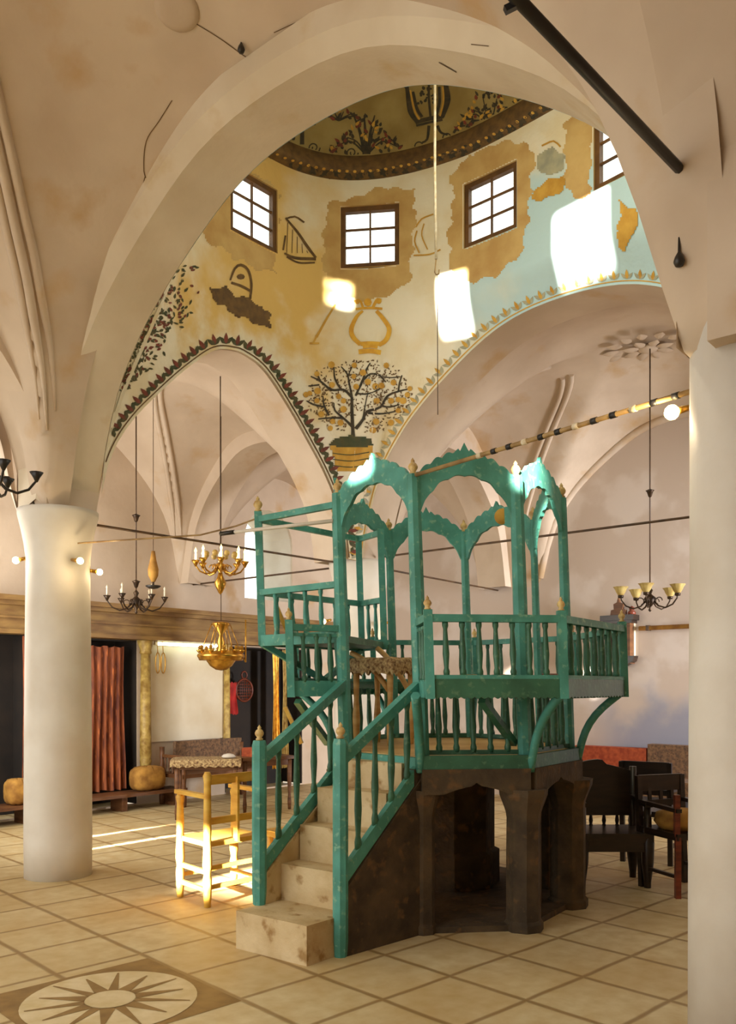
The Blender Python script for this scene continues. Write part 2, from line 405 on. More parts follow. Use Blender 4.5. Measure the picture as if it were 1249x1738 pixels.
# groin vaults
def vault(name, x0, x1, y0, y1, apx, apy, bulge, ribs=(), far=None, inset=.02):
    mx, my, hx, hy = (x0+x1)/2, (y0+y1)/2, (x1-x0)/2, (y1-y0)/2
    ix, iy = hx-inset, hy-(inset if inset < .1 else .18)
    def z(x, y):
        xn = min(abs(x-mx)/hx, 1); yn = min(abs(y-my)/hy, 1)
        ia, aa = ix, apx
        if far: tt = (y-y0)/(y1-y0); ia, aa = ix+(far[0]-ix)*tt, apx+(far[1]-apx)*tt
        a = archz(x-mx, ia, aa); b = archz(y-my, iy, apy, BASE)
        k = 30.0; zz = math.log(math.exp(k*(a-4))+math.exp(k*(b-4)))/k+4-.05
        return max(zz, max(a, b)-.02)+bulge*(1-xn*xn)*(1-yn*yn)
    nx = int((x1-x0)/.07); ny = int((y1-y0)/.07)
    mb = MB(); mb.grid([[(x0+(x1-x0)*i/nx, y0+(y1-y0)*j/ny, z(x0+(x1-x0)*i/nx, y0+(y1-y0)*j/ny)) for i in range(nx+1)] for j in range(ny+1)])
    o = struct(name, mb, M['plaster'], hall=True)
    for sx, sy, offs in ribs:
        mb = MB()
        for off in offs:
            pts = []
            for i in range(46):
                t = 1-i/48.0
                x = mx+sx*ix*t
                # y where the other barrel has the same height
                za = archz(ix*t, ix, apx); lo_, hi_ = 0.0, iy
                for _ in range(30):
                    md = (lo_+hi_)/2
                    if archz(md, iy, apy) > za: lo_ = md
                    else: hi_ = md
                y = my+sy*lo_
                if za > apy: break
                x2 = x+off; pts.append((x2, y, z(x2, y)-.005))
            pts = [p for p in pts if p[2] > 3.62]; m_ = len(pts)
            mb.tube(pts, [.035*min(1, .25+q/7) for q in range(m_)], 6)
        struct('ceiling_rib', mb, M['plaster'], hall=True, parent=o)
    return o
vault('ceiling_near_vault', -2.78, 2.78, -5.9, -2.02, 5.52, 5.2, .45, [(-1, 1, (-.06, .03, .13))], inset=.22)
vault('ceiling_side_vault', 3.0, 6.6, -5.9, -2.2, 5.1, 5.1, .3)
vault('ceiling_side_vault', 3.0, 6.6, -1.74, 1.74, 5.1, 5.1, .3)
vault('ceiling_ark_vault', -5.95, -3.03, -5.9, -2.2, 5.0, 5.05, .25, [(1, 1, (-.04, .05))])
vault('ceiling_ark_vault', -5.95, -3.03, -1.74, 1.74, 4.95, 5.0, .3, [(-1, 1, (-.05, .06))])
vault('ceiling_ark_vault', -5.95, -3.03, 2.2, 5.1, 4.9, 4.9, .2)
vault('ceiling_rear_vault', -2.57, 2.57, 2.2, 5.1, 5.45, 5.2, .35, [(-1, 1, (-.05, .07)), (-1, -1, (0,))], far=(2.1, 5.1))
vault('ceiling_rear_vault', 3.03, 6.6, 2.2, 5.1, 5.1, 5.1, .25)
# outer walls
def wall_holes(name, P, outer, holes, depth, m):
    bm = bmesh.new(); loops = [outer]+holes; es = []
    for lp in loops:
        vs = [bm.verts.new((a, b, 0)) for a, b in lp]
        es += [bm.edges.new((vs[i], vs[(i+1) % len(vs)])) for i in range(len(vs))]
    bmesh.ops.triangle_fill(bm, edges=es, use_beauty=True)
    mb = MB(); ix = {}
    for v in bm.verts: ix[v] = mb.V(P(v.co.x, v.co.y, 0))
    for f in bm.faces: mb.F([ix[v] for v in f.verts])
    bm.free()
    for lp in holes:
        n = len(lp); mb.grid([[P(*lp[i % n], 0) for i in range(n+1)], [P(*lp[i % n], depth) for i in range(n+1)]], False)
    return struct(name, mb, m, hall=True)
NICHES = [(-1.9, -.45, .02, 2.25), (.2, 1.02, .02, 2.22), (2.56, 4.2, .02, 2.2)]
def archhole(c, w, z0, z1):
    r = w/2; p = [(c-r, z0), (c+r, z0)]+[(c+r*math.cos(PI*k/12), z1-r+r*math.sin(PI*k/12)) for k in range(13)]
    return p
AWIN = (3.46, 1.02, 2.95, 4.36)
wall_holes('wall_ark', lambda a, b, d: (AWX-d, a, b), [(-5.9, 0), (5.1, 0), (5.1, 5.6), (-5.9, 5.6)],
           [[(a, c), (b, c), (b, d), (a, d)] for a, b, c, d in NICHES]+[archhole(*AWIN)], .04, M['plaster'])
for a, b, c, d in NICHES:
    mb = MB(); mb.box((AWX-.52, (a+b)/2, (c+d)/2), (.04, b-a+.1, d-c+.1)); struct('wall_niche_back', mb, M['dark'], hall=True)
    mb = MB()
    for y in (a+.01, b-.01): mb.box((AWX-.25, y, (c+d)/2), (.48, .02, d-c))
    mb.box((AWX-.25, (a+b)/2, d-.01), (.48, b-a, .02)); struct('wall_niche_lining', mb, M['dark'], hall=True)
mb = MB(); mb.box((.3, RWY+.1, 2.8), (12.6, .2, 5.6)); rw = struct('wall_rear', mb, M['rearp'], hall=True)
mb = MB(); mb.tube([(2.1*s/20, RWY-.005, archz(2.1*s/20, 2.12, 5.07)) for s in range(-20, 21)], .055, 8); struct('wall_lunette_rib', mb, M['plaster'], hall=True)
mb = MB(); mb.box((6.7, -1.9, 2.8), (.2, 14.2, 5.6)); struct('wall_right', mb, M['plaster'], hall=True)
mb = MB(); mb.box((4.7, -7.45, 5.75), (4.2, 3.1, .1)); struct('ceiling_sky_block', mb, M['plaster'], hall=True)  # unseen roof slab added to keep sky light off the right side
mb = MB(); mb.box((4.4, -8.9, 2.8), (4.8, .2, 5.6)); struct('wall_back', mb, M['plaster'], hall=True)
# window at the end of the ark wall
def window_obj(name, corners, nx, ny, out, fw=.045, depth=.05, bar=.018):
    """corners: bottom-left, bottom-right, top-right, top-left (hall); out: outward unit vector"""
    bl, br, tr, tl = [Vector(c) for c in corners]; out = Vector(out)
    o = bpy.data.objects.new(name, None); COL.objects.link(o); o['kind'] = 'structure'; o['_o'] = (0, 0, 0)
    def pt(s, t, d=0): return bl*(1-s)*(1-t)+br*s*(1-t)+tr*s*t+tl*(1-s)*t+out*d
    W = (br-bl).length; H = (tl-bl).length
    mb = MB()
    def strip(s0, s1, t0, t1, d0, d1):
        ids = [mb.V(pt(s, t, d)) for d in (d0, d1) for s, t in ((s0, t0), (s1, t0), (s1, t1), (s0, t1))]
        for q in ((0,1,2,3),(7,6,5,4),(0,4,5,1),(1,5,6,2),(2,6,7,3),(3,7,4,0)): mb.F([ids[i] for i in q])
    a, b = fw/W, fw/H
    for s0, s1, t0, t1 in ((0, a, 0, 1), (1-a, 1, 0, 1), (a, 1-a, 0, b), (a, 1-a, 1-b, 1)): strip(s0, s1, t0, t1, .0, depth)
    fr = build('window_frame', mb, M['winframe'], o, matrix=None)
    mb = MB()
    for i in range(1, nx): strip(a+(1-2*a)*i/nx-bar/2/W, a+(1-2*a)*i/nx+bar/2/W, b, 1-b, .015, .04)
    for j in range(1, ny): strip(a, 1-a, b+(1-2*b)*j/ny-bar/2/H, b+(1-2*b)*j/ny+bar/2/H, .016, .039)
    build('glazing_bars', mb, M['winframe'], fr)
    mb = MB(); strip(a, 1-a, b, 1-b, .028, .032); build('window_pane', mb, M['pane'], fr)
    o.matrix_world = HALL
    return o
pm, nt, b = newmat('window_glass')
tr = nt.nodes.new('ShaderNodeBsdfTransparent'); tr.inputs[0].default_value = (.93, .96, .95, 1)
gl = nt.nodes.new('ShaderNodeBsdfGlossy'); gl.inputs['Roughness'].default_value = .05; ms = nt.nodes.new('ShaderNodeMixShader'); ms.inputs[0].default_value = .06
nt.links.new(tr.outputs[0], ms.inputs[1]); nt.links.new(gl.outputs[0], ms.inputs[2]); nt.links.new(ms.outputs[0], nt.nodes['Material Output'].inputs[0])
M['pane'] = pm
wc, ww, wz0, wz1 = AWIN
lp = archhole(*AWIN); mb = MB(); mb.grid([[(AWX-d, lp[i % len(lp)][0], lp[i % len(lp)][1]) for i in range(len(lp)+1)] for d in (0, .8)], False); struct('wall_window_jamb', mb, M['white'], hall=True)
x_ = AWX-.74
window_obj('window_1', [(x_, wc-ww/2, wz0), (x_, wc+ww/2, wz0), (x_, wc+ww/2, wz1), (x_, wc-ww/2, wz1)], 2, 1, (-1, 0, 0), bar=.05)
# ------------------------------------------------------------- drum, pendentives and dome
AX, BY, NE = 2.58, 1.58, 2.8
ZD, ZBAND, ZDOME = 5.72, 7.05, 7.28
def ell(phi, k=1.0):
    c, s = math.cos(phi), math.sin(phi)
    r = 1/((abs(c)/AX)**NE+(abs(s)/BY)**NE)**(1/NE)
    x, y = r*c, r*s
    if y > 0 and x > -1: y -= .10*(x+1)*max(0, min(1, (2.5-x)/.6))
    return Vector((x*k, y*k, 0))
RX, RY = 2.545, 1.715
def rect(phi):
    c, s = math.cos(phi), math.sin(phi); r = min(RX/max(abs(c), 1e-6), RY/max(abs(s), 1e-6)); return Vector((r*c, r*s, 0))
def zbot(p):
    zs = []
    if abs(abs(p.y)-RY) < 1e-3:
        lo, hi = (-2.63, 2.63) if p.y < 0 else (-2.57, 2.6); ap = 5.34 if p.y < 0 else 5.37
        m_, h_ = (lo+hi)/2, (hi-lo)/2; zs.append(archz(p.x-m_, h_, ap) if abs(p.x-m_) < h_ else SPR)
    if abs(abs(p.x)-RX) < 1e-3:
        lo, hi = (CA, CB) if p.x < 0 else (-1.6, 1.6); m_, h_ = (lo+hi)/2, (hi-lo)/2
        zs.append(archz(p.y-m_, h_, 4.92, POINT) if abs(p.y-m_) < h_ else SPR)
    return min(zs) if zs else SPR
WINS = [(-2.58, .06), (-2.06, 1.25), (-.70, 1.54), (.68, 1.39), (2.06, 1.12), (2.58, -.1), (2.06, -1.25), (.68, -1.54), (-.70, -1.54), (-2.06, -1.25)]
ZW0, ZW1, WHALF = 6.10, 6.76, .315
phis = set(round(-PI+2*PI*i/240, 5) for i in range(240)); wphi = []
def phi_at(c, d):           # angle a distance d along the plan from angle c
    ph = c; acc = 0; st = .002*(1 if d > 0 else -1); p = ell(ph)
    while acc < abs(d): ph += st; q = ell(ph); acc += (q-p).length; p = q
    return ph
for x, y in WINS:
    c = math.atan2(y, x); a, b_ = phi_at(c, -WHALF), phi_at(c, WHALF)
    wphi.append((a, b_)); 
    phis = set(p for p in phis if not any(abs((p-q_+PI) % (2*PI)-PI) < .012 for q_ in (a, b_))) | {(q_+PI) % (2*PI)-PI for q_ in (a, b_)}
for sx in (-1, 1):
    for sy in (-1, 1): phis.add(math.atan2(sy*RY, sx*RX))
phis = sorted(phis); phis.append(phis[0]+2*PI)
zrows_hi = [5.9, ZW0, ZW0+.22, ZW0+.44, ZW1, 6.9, ZBAND]
nlow = 16
def drum_pt(ph, z):
    e = ell(ph)
    if z >= ZD: return e+Vector((0, 0, z))
    r = rect(ph); zb = zbot(r); t = max(0, (z-zb)/(ZD-zb)); t = t*t*(3-2*t); return r.lerp(e, t)+Vector((0, 0, z))
mb = MB(); colids = []
for ph in phis:
    r = rect(ph); zb = zbot(r)
    col = [mb.V(drum_pt(ph, zb+(ZD-zb)*i/nlow)) for i in range(nlow+1)]+[mb.V(drum_pt(ph, z)) for z in zrows_hi]
    colids.append(col)
r0 = nlow+2; r1 = nlow+5
for i in range(len(phis)-1):
    pm_ = (phis[i]+phis[i+1])/2
    inwin = any(a < pm_ < b_ or a < pm_-2*PI < b_ or a < pm_+2*PI < b_ for a, b_ in wphi)
    for j in range(len(colids[0])-1):
        if inwin and r0 <= j < r1: continue
        mb.F((colids[i][j], colids[i+1][j], colids[i+1][j+1], colids[i][j+1]), True)
drum_v = list(mb.v); drum_f = list(mb.f)
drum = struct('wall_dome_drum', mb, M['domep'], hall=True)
# reveals and windows
for k, (a, b_) in enumerate(wphi):
    pa, pb = ell(a), ell(b_); mid = (pa+pb)/2; tx = (pb-pa).normalized(); out = Vector((tx.y, -tx.x, 0))
    if out.dot(mid) < 0: out = -out
    mb = MB(); d = out*.11
    cs = [pa+Vector((0,0,ZW0)), pb+Vector((0,0,ZW0)), pb+Vector((0,0,ZW1)), pa+Vector((0,0,ZW1))]
    mb.grid([[cs[i % 4]-out*.0 for i in range(5)], [cs[i % 4]+d for i in range(5)]], False)
    struct('wall_window_reveal', mb, M['ptan'], hall=True, parent=None)
    window_obj('window_%d' % (k+2), [c+out*.02 for c in cs], 2, 3, out, fw=.05, depth=.06)
# cornice band and dome
def dome_pt(ph, e):         # e: 0 at the springing, 1 at the crown
    a = e*PI/2; p = ell(ph, .975*math.cos(a)); return p+Vector((0, 0, ZDOME+1.75*math.sin(a)))
mb = MB(); rows = []
for k, z in ((1.0, ZBAND), (.985, ZBAND+.005), (.955, ZBAND+.03), (.95, ZBAND+.06), (.96, ZDOME-.03), (.975, ZDOME)):
    rows.append([ell(ph, k)+Vector((0, 0, z)) for ph in phis])
mb.grid(rows, True)
band_v, band_f = list(mb.v), list(mb.f)
band = struct('trim_1', mb, M['band'] if 'band' in M else M['pbrown'], hall=True)
mb = MB(); mb.grid([[dome_pt(ph, j/20) for ph in phis] for j in range(20)]+[[dome_pt(ph, .999) for ph in phis]], True)
dome_v, dome_f = list(mb.v), list(mb.f)
dome = struct('ceiling_dome', mb, M['domein'], hall=True)
# ============================================================= WALL PAINTINGS (flat paint lying on the plaster)
bv_drum = BVHTree.FromPolygons(drum_v, drum_f); bv_band = BVHTree.FromPolygons(band_v, band_f); bv_dome = BVHTree.FromPolygons(dome_v, dome_f)
HR3 = HINV.to_3x3()
def hit(bv, px, py, lift=.004):
    d = (HR3 @ ray(px, py)).normalized(); o = CAMH.copy()
    p, n, i, dist = bv.ray_cast(o, d)
    if p is None: return None
    # the near wall of the drum lies in front: keep only the far hit
    q = p
    while True:
        p2, n2, i2, d2 = bv.ray_cast(q+d*.01, d)
        if p2 is None: break
        q, n = p2, n2
    if n.dot(d) > 0: n = -n
    return q+n*lift
class Paint:
    def __init__(s, bv, lift=.004): s.mb = MB(); s.bv = bv; s.lift = lift; s.n = 0
    def quadpx(s, pts):
        s.n += 1; P = [hit(s.bv, x, y, s.lift+(s.n % 7)*.0002) for x, y in pts]
        if any(p is None for p in P): return
        if max((P[i]-P[0]).length for i in range(1, len(P))) > .5: return
        s.mb.F([s.mb.V(p) for p in P])
    def stroke(s, pts, w, seg=6):
        # smooth polyline of width w px
        ws = w if isinstance(w, (list, tuple)) else [w]*len(pts)
        fine = []
        for i in range(len(pts)-1):
            (x0, y0), (x1, y1) = pts[i], pts[i+1]; px_ = pts[i-1] if i else (2*x0-x1, 2*y0-y1); nx_ = pts[i+2] if i+2 < len(pts) else (2*x1-x0, 2*y1-y0)
            n = max(2, int(math.hypot(x1-x0, y1-y0)/seg))
            for k in range(n):
                u = k/n; f = []
                for a, b, c, d in ((px_[0], x0, x1, nx_[0]), (px_[1], y0, y1, nx_[1])):
                    f.append(.5*((2*b)+(-a+c)*u+(2*a-5*b+4*c-d)*u*u+(-a+3*b-3*c+d)*u**3))
                fine.append((f[0], f[1], ws[i]+(ws[i+1]-ws[i])*u))
        fine.append((*pts[-1], ws[-1])); L = []; Rr = []
        for i, (x, y, ww_) in enumerate(fine):
            a = fine[max(i-1, 0)]; b = fine[min(i+1, len(fine)-1)]; dx, dy = b[0]-a[0], b[1]-a[1]; l = math.hypot(dx, dy) or 1
            L.append((x-dy/l*ww_/2, y+dx/l*ww_/2)); Rr.append((x+dy/l*ww_/2, y-dx/l*ww_/2))
        for i in range(len(L)-1): s.quadpx([L[i], L[i+1], Rr[i+1], Rr[i]])
    def blob(s, x, y, r, r2=None, a=0, n=8):
        r2 = r2 or r; c, sn = math.cos(a), math.sin(a)
        s.quadpx([(x+r*math.cos(2*PI*k/n)*c-r2*math.sin(2*PI*k/n)*sn, y+r*math.cos(2*PI*k/n)*sn+r2*math.sin(2*PI*k/n)*c) for k in range(n)])
    def leaf(s, x, y, L, w, a):
        c, sn = math.cos(a), math.sin(a)
        s.quadpx([(x+u*L*c-v*w*sn, y+u*L*sn+v*w*c) for u, v in ((0,0),(.3,.5),(.65,.4),(1,0),(.65,-.4),(.3,-.5))])
    def area(s, poly, cell=5, rag=0.0):
        xs = [p[0] for p in poly]; ys = [p[1] for p in poly]; cache = {}
        def inside(x, y):
            r = False; n = len(poly)
            for i in range(n):
                (x1, y1), (x2, y2) = poly[i], poly[(i+1) % n]
                if (y1 > y) != (y2 > y) and x < (x2-x1)*(y-y1)/(y2-y1)+x1: r = not r
            return r
        def vtx(i, j):
            if (i, j) not in cache:
                p = hit(s.bv, i*cell, j*cell, s.lift); cache[(i, j)] = None if p is None else s.mb.V(p)
            return cache[(i, j)]
        for i in range(int(min(xs)//cell)-1, int(max(xs)//cell)+2):
            for j in range(int(min(ys)//cell)-1, int(max(ys)//cell)+2):
                x, y = (i+.5)*cell, (j+.5)*cell
                if rag: x, y = x+rag*math.sin(y*.13)+rag*.6*math.sin(x*.21+y*.3), y+rag*math.sin(x*.17)+rag*.5*math.sin(y*.37+x*.11)
                if not inside(x, y): continue
                q = [vtx(i, j), vtx(i+1, j), vtx(i+1, j+1), vtx(i, j+1)]
                if None in q: continue
                P = [s.mb.v[k] for k in q]
                if max((P[k]-P[0]).length for k in (1, 2, 3)) > .25: continue
                s.mb.F(q)
    def done(s, name, m, parent):
        if s.mb.f:
            o = build(name, s.mb, m, parent); o['kind'] = 'structure'; return o
rnd = random.Random(3)
# ochre surrounds painted round the windows
P_ = Paint(bv_drum, .002)
P_.area([(340,292),(418,282),(462,312),(474,330),(470,400),(466,462),(440,458),(400,438),(352,410),(330,350)], 2.5, 3)
P_.area([(562,344),(600,338),(640,318),(700,322),(706,360),(700,420),(694,476),(668,500),(620,512),(576,506),(552,486),(548,420),(552,370)], 2.5, 3)
P_.area([(764,296),(800,262),(850,242),(890,240),(908,262),(900,320),(896,380),(880,440),(846,466),(800,480),(768,470),(760,400),(770,340)], 2.5, 3)
P_.area([(958,210),(985,192),(1010,196),(1004,260),(1000,330),(976,340),(960,320)], 2.5, 3)
P_.done('painted_window_surrounds', M['ptan'], drum)
# orange tree in a tub
T = lambda a, b: (500+a*.2071, 440+b*.2071)
P_ = Paint(bv_drum, .006)
br = [([(480,1500),(478,1400),(470,1250),(470,1130)], [9,6,6,5]), ([(470,1130),(400,1070),(300,1070),(210,1000),(130,960)], [5,4,4,3,2]), ([(470,1130),(450,1030),(430,940),(380,880)], [4,3,3,2]),
  ([(380,1070),(330,980),(320,880)], [4,3,2]), ([(500,1120),(550,1010),(590,900),(620,850)], [4,4,3,2]), ([(560,990),(620,940),(690,950),(740,1000)], [4,3,3,2]),
  ([(510,1100),(580,1105),(640,1090),(700,1060)], [3,3,2,2]), ([(480,1380),(420,1320),(330,1240),(320,1180)], [5,4,3,2]), ([(400,1300),(290,1300),(190,1310)], [4,3,2]), ([(280,1280),(240,1200),(230,1120)], [4,3,2]),
  ([(240,1210),(150,1190),(95,1160)], [3,3,2]), ([(500,1390),(560,1310),(590,1250),(700,1210),(760,1120),(860,1080),(950,1060)], [6,5,5,4,4,3,2]), ([(600,1260),(720,1265),(860,1240)], [4,3,2]), ([(700,1200),(780,1210),(860,1190)], [3,3,2]),
  ([(850,1080),(860,1010),(880,950)], [3,3,2]), ([(560,1300),(580,1180),(600,1090)], [3,2,2]), ([(210,1000),(190,950),(180,910)], [3,2,2]), ([(110,1040),(200,1030)], [2,3]), ([(450,1030),(440,960),(470,880)], [3,2,2]), ([(700,960),(800,970),(860,960)], [2,2,2])]
for pts, w in br: P_.stroke([T(*p) for p in pts], [x*.95 for x in w], 5)
P_.done('painted_tree_branches', M['pb'], drum)
lf = Paint(bv_drum, .0045); fr = Paint(bv_drum, .008)
for k in range(620):
    a = rnd.uniform(0, 2*PI); rr = math.sqrt(rnd.random()); x = 530+435*rr*math.cos(a); y = 1120+300*rr*math.sin(a)
    if y > 1300 and 420 < x < 560: continue
    p = T(x, y); lf.leaf(p[0], p[1], rnd.uniform(3, 6), rnd.uniform(1.6, 2.6), rnd.uniform(0, 2*PI))
for x, y in ((300,865),(490,870),(180,940),(485,960),(305,1030),(505,1045),(600,1005),(710,1035),(810,1010),(120,1100),(185,1080),(360,1125),(400,1160),(180,1160),(670,1160),(790,1160),(850,1150),(925,1110),(945,1060),(215,1270),(375,1340),(290,1385),(310,1330),(665,1330),(790,1340),(850,1240),(400,1230),(640,1400),(560,930),(90,1110),(890,1160),(750,870),(660,1040)):
    p = T(x, y); fr.blob(p[0], p[1], rnd.uniform(4.4, 6))
lf.done('painted_tree_leaves', M['pbrown'], drum); fr.done('painted_tree_fruit', M['pochre'], drum)
P_ = Paint(bv_drum, .005); P_.area([T(*p) for p in ((280,1520),(640,1520),(636,1600),(600,1700),(560,1738),(350,1738),(320,1620))], 4)
P_.done('painted_tub', M['pochre'], drum)
P_ = Paint(bv_drum, .008); P_.area([T(*p) for p in ((280,1520),(330,1470),(440,1445),(560,1448),(625,1475),(640,1520),(560,1545),(400,1545))], 3)
for yy in (1590, 1640, 1690): P_.stroke([T(310, yy), T(460, yy+14), T(610, yy-10)], 1.6)
P_.done('painted_tub_rim', M['pdgreen'], drum)
# lyre, reed pipe, harps, harbour and vessels
P_ = Paint(bv_drum, .006)
P_.stroke([T(*p) for p in ((560,425),(510,470),(465,570),(480,640),(540,700))], [4,6,8,8,7], 4)
P_.stroke([T(*p) for p in ((670,425),(720,480),(775,570),(750,660),(690,705))], [6,7,8,8,7], 4)
P_.stroke([T(540,695), T(620,690), T(700,695)], 7, 4); P_.stroke([T(525,760), T(620,752), T(705,765)], 8, 4); P_.stroke([T(560,720), T(620,715), T(680,722)], 5, 4)
P_.stroke([T(500,410), T(610,400), T(720,408)], 4, 4); P_.stroke([T(490,350), T(520,335), T(545,355), T(560,400)], 4, 4); P_.stroke([T(710,340), T(680,330), T(660,360), T(640,400)], 5, 4); P_.blob(*T(600, 355), 7); P_.blob(*T(690, 345), 5); P_.blob(*T(515, 352), 4)
P_.done('painted_lyre', M['pyellow'], drum)
P_ = Paint(bv_drum, .006); P_.stroke([T(335,370), T(255,500), T(205,590), T(175,640)], [3,4,4,5], 5); P_.stroke([T(120,690), T(200,690)], 3); P_.stroke([T(175,640), T(150,690)], 3); P_.done('painted_reed_pipe', M['pochre'], drum)
P_ = Paint(bv_drum, .006)
P_.stroke([(484,370),(505,395),(522,420),(536,438)], [3,4,5,4], 5); P_.stroke([(482,430),(500,438),(536,440)], [3,5,5], 5); P_.stroke([(486,436),(506,446),(534,446)], [3,3,3], 5); P_.stroke([(484,400),(480,425)], 3); P_.stroke([(484,372),(500,368),(516,378)], 3)
for k in range(5): P_.stroke([(488+k*8, 378+k*12), (486+k*9, 430)], 1.2)
P_.done('painted_harp', M['pbrown'], drum)
P_ = Paint(bv_drum, .006)
P_.area([(358,486),(372,492),(388,488),(398,500),(424,508),(438,520),(460,536),(460,560),(430,546),(396,532),(364,514)], 2.5, 2.5)
P_.stroke([(390,476),(398,456),(408,450),(420,458),(426,480),(424,508)], [3,4,5,4,4,4], 4); P_.stroke([(392,480),(410,486),(424,494)], 4); P_.blob(408, 470, 7, 5)
P_.done('painted_harbour', M['pbrown'], drum)
P_ = Paint(bv_drum, .006); P_.area([(914,262),(940,252),(958,262),(956,286),(936,298),(918,292),(910,280)], 3, 1.5); P_.done('painted_basket', M['pgrey'], drum)
P_ = Paint(bv_drum, .007); P_.area([(906,318),(930,308),(960,298),(962,312),(946,330),(916,342),(902,336)], 3, 2); P_.stroke([(920,248),(940,240),(952,250)], 3); P_.done('painted_basket_foot', M['pochre'], drum)
P_ = Paint(bv_drum, .007); P_.area([(1052,340),(1066,352),(1082,356),(1084,378),(1076,396),(1066,410),(1058,428),(1050,418),(1048,384),(1054,366)], 3, 1); P_.done('painted_horn', M['pochre'], drum)
P_ = Paint(bv_drum, .006)
P_.stroke([(706,386),(716,372),(736,364)], 2.5); P_.stroke([(708,392),(704,410),(712,430)], 2.5); P_.stroke([(720,380),(716,400),(726,424)], 2); P_.stroke([(702,434),(730,432),(748,424)], 2.5); P_.done('painted_cymbals', M['pochre'], drum)
# tree of small leaves at the left edge, half behind the near arch
P_ = Paint(bv_drum, .005); P2 = Paint(bv_drum, .006)
P_.stroke([(196,700),(214,650),(240,590),(262,540),(280,500)], [4,5,5,4,3], 6)
for k in range(420):
    t = rnd.random(); cx_, cy_ = 205+t*88, 650-t*165; sp = 14+34*t
    x, y = cx_+rnd.uniform(-sp, sp), cy_+rnd.uniform(-sp, sp)
    (P_ if rnd.random() < .72 else P2).leaf(x, y, rnd.uniform(6, 11), rnd.uniform(3, 5), rnd.uniform(0, 2*PI))
P_.done('painted_side_tree', M['pdgreen'], drum); P2.done('painted_side_tree_blossom', M['pred'], drum)
# leaf borders running round the two arches
def projh(p):
    w = HALL @ Vector(p); return (CX+FPX*w.x/w.y, HOR-FPX*(w.z-EYE)/w.y)
def border(name, pts3, offs, n, L, dark, lite, line):
    A = Paint(bv_drum, .005); B = Paint(bv_drum, .0055); C = Paint(bv_drum, .004)
    pts = [projh(p) for p in pts3]; ol = [projh(p) for p in offs]
    C.stroke(ol, 2.2, 8)
    # walk along the curve
    d = [0]
    for a, b in zip(ol, ol[1:]): d.append(d[-1]+math.hypot(b[0]-a[0], b[1]-a[1]))
    for k in range(n):
        s = (k+.5)/n*d[-1]; i = max(j for j in range(len(d)-1) if d[j] <= s); u = (s-d[i])/(d[i+1]-d[i])
        x = ol[i][0]+(ol[i+1][0]-ol[i][0])*u; y = ol[i][1]+(ol[i+1][1]-ol[i][1])*u
        tx, ty = ol[i+1][0]-ol[i][0], ol[i+1][1]-ol[i][1]; l = math.hypot(tx, ty); tx, ty = tx/l, ty/l; nx_, ny_ = ty, -tx
        a = math.atan2(ny_, nx_)
        x += nx_*3; y += ny_*3
        for da, P, ls in ((-.75, A, 1.0), (.75, A, 1.0), (0, B, 1.15)): P.leaf(x, y, L*ls, L*.42, a+da)
    A.done(name, M[dark], drum); B.done(name+'_buds', M[lite], drum); C.done(name+'_line', M[line], drum)
def curve_pts(mid, half, apex, tab, axis, k, off):
    out = []
    for i in range(61):
        s = -half*math.cos(PI*(i+.4)/61.0); z = archz(s, half, apex, tab)
        # push outwards from the opening
        s2 = s-.004; dz = archz(s+.01, half, apex, tab)-archz(s-.01, half, apex, tab); nx_, nz_ = -dz, .02; l = math.hypot(nx_, nz_)
        a, b = mid+s+nx_/l*off, z+nz_/l*off
        out.append((a, k, b) if axis == 'x' else (k, a, b))
    return out
border('painted_leaf_border', None or curve_pts((CA+CB)/2, (CB-CA)/2, 4.92, POINT, 'y', -RX, .03), curve_pts((CA+CB)/2, (CB-CA)/2, 4.92, POINT, 'y', -RX, .03), 46, 17, 'pdgreen', 'pred', 'pbrown')
border('painted_pale_border', curve_pts(.015, 2.585, 5.37, BASE, 'x', RY, .03), curve_pts(.015, 2.585, 5.37, BASE, 'x', RY, .03), 62, 15, 'pgrey', 'pochre', 'pochre')
# dome: painted band with roundels, crown, shrubs, scrolls
P_ = Paint(bv_band, .004); P2 = Paint(bv_band, .006); P3 = Paint(bv_band, .006)
for k in range(74):
    t = k/73; x = 462+t*480
    def by(x): return interp(x, [(455,262),(483,275),(526,289),(560,296),(600,298),(640,296),(694,286),(740,272),(800,252),(850,228),(900,200),(950,168)])
    (P_ if k % 3 else P2).blob(x, by(x)+rnd.uniform(-3, 2), rnd.uniform(4, 7), rnd.uniform(5, 8), rnd.uniform(0, 3))
    if k % 2: P3.blob(x+2, by(x)-7, 3, 2)
P_.done('painted_band_roundels', M['pb'], band); P2.done('painted_band_flowers', M['pbrown'], band); P3.done('painted_band_dots', M['pochre'], band)
D = lambda a, b: (440+a*.2882, 130+b*.2882)
K = Paint(bv_dome, .005); K2 = Paint(bv_dome, .006); K3 = Paint(bv_dome, .006)
# frame lines
K.stroke([D(250,460), D(255,300), D(285,285), D(330,280)], [8,6,5,4], 5); K.stroke([D(120,420), D(280,490), D(400,520), D(560,530), D(700,520), D(860,490), D(1000,450), D(1249,350)], 4, 8)
K.stroke([(800,232),(850,212),(900,186),(930,166)], 4, 6)
for x, y in ((320,420),(945,410),(1110,360),(545,450)):
    c = D(x, y); K.stroke([(c[0]+r*math.cos(a), c[1]+r*math.sin(a)) for r, a in [(11-.55*i, .6*i) for i in range(18)]], 2.2, 3)
K.stroke([D(1000,290), D(990,370), D(960,390)], [5,4,3], 4); K.stroke([D(1050,290), D(1070,330), D(1110,345)], [5,4,3], 4)
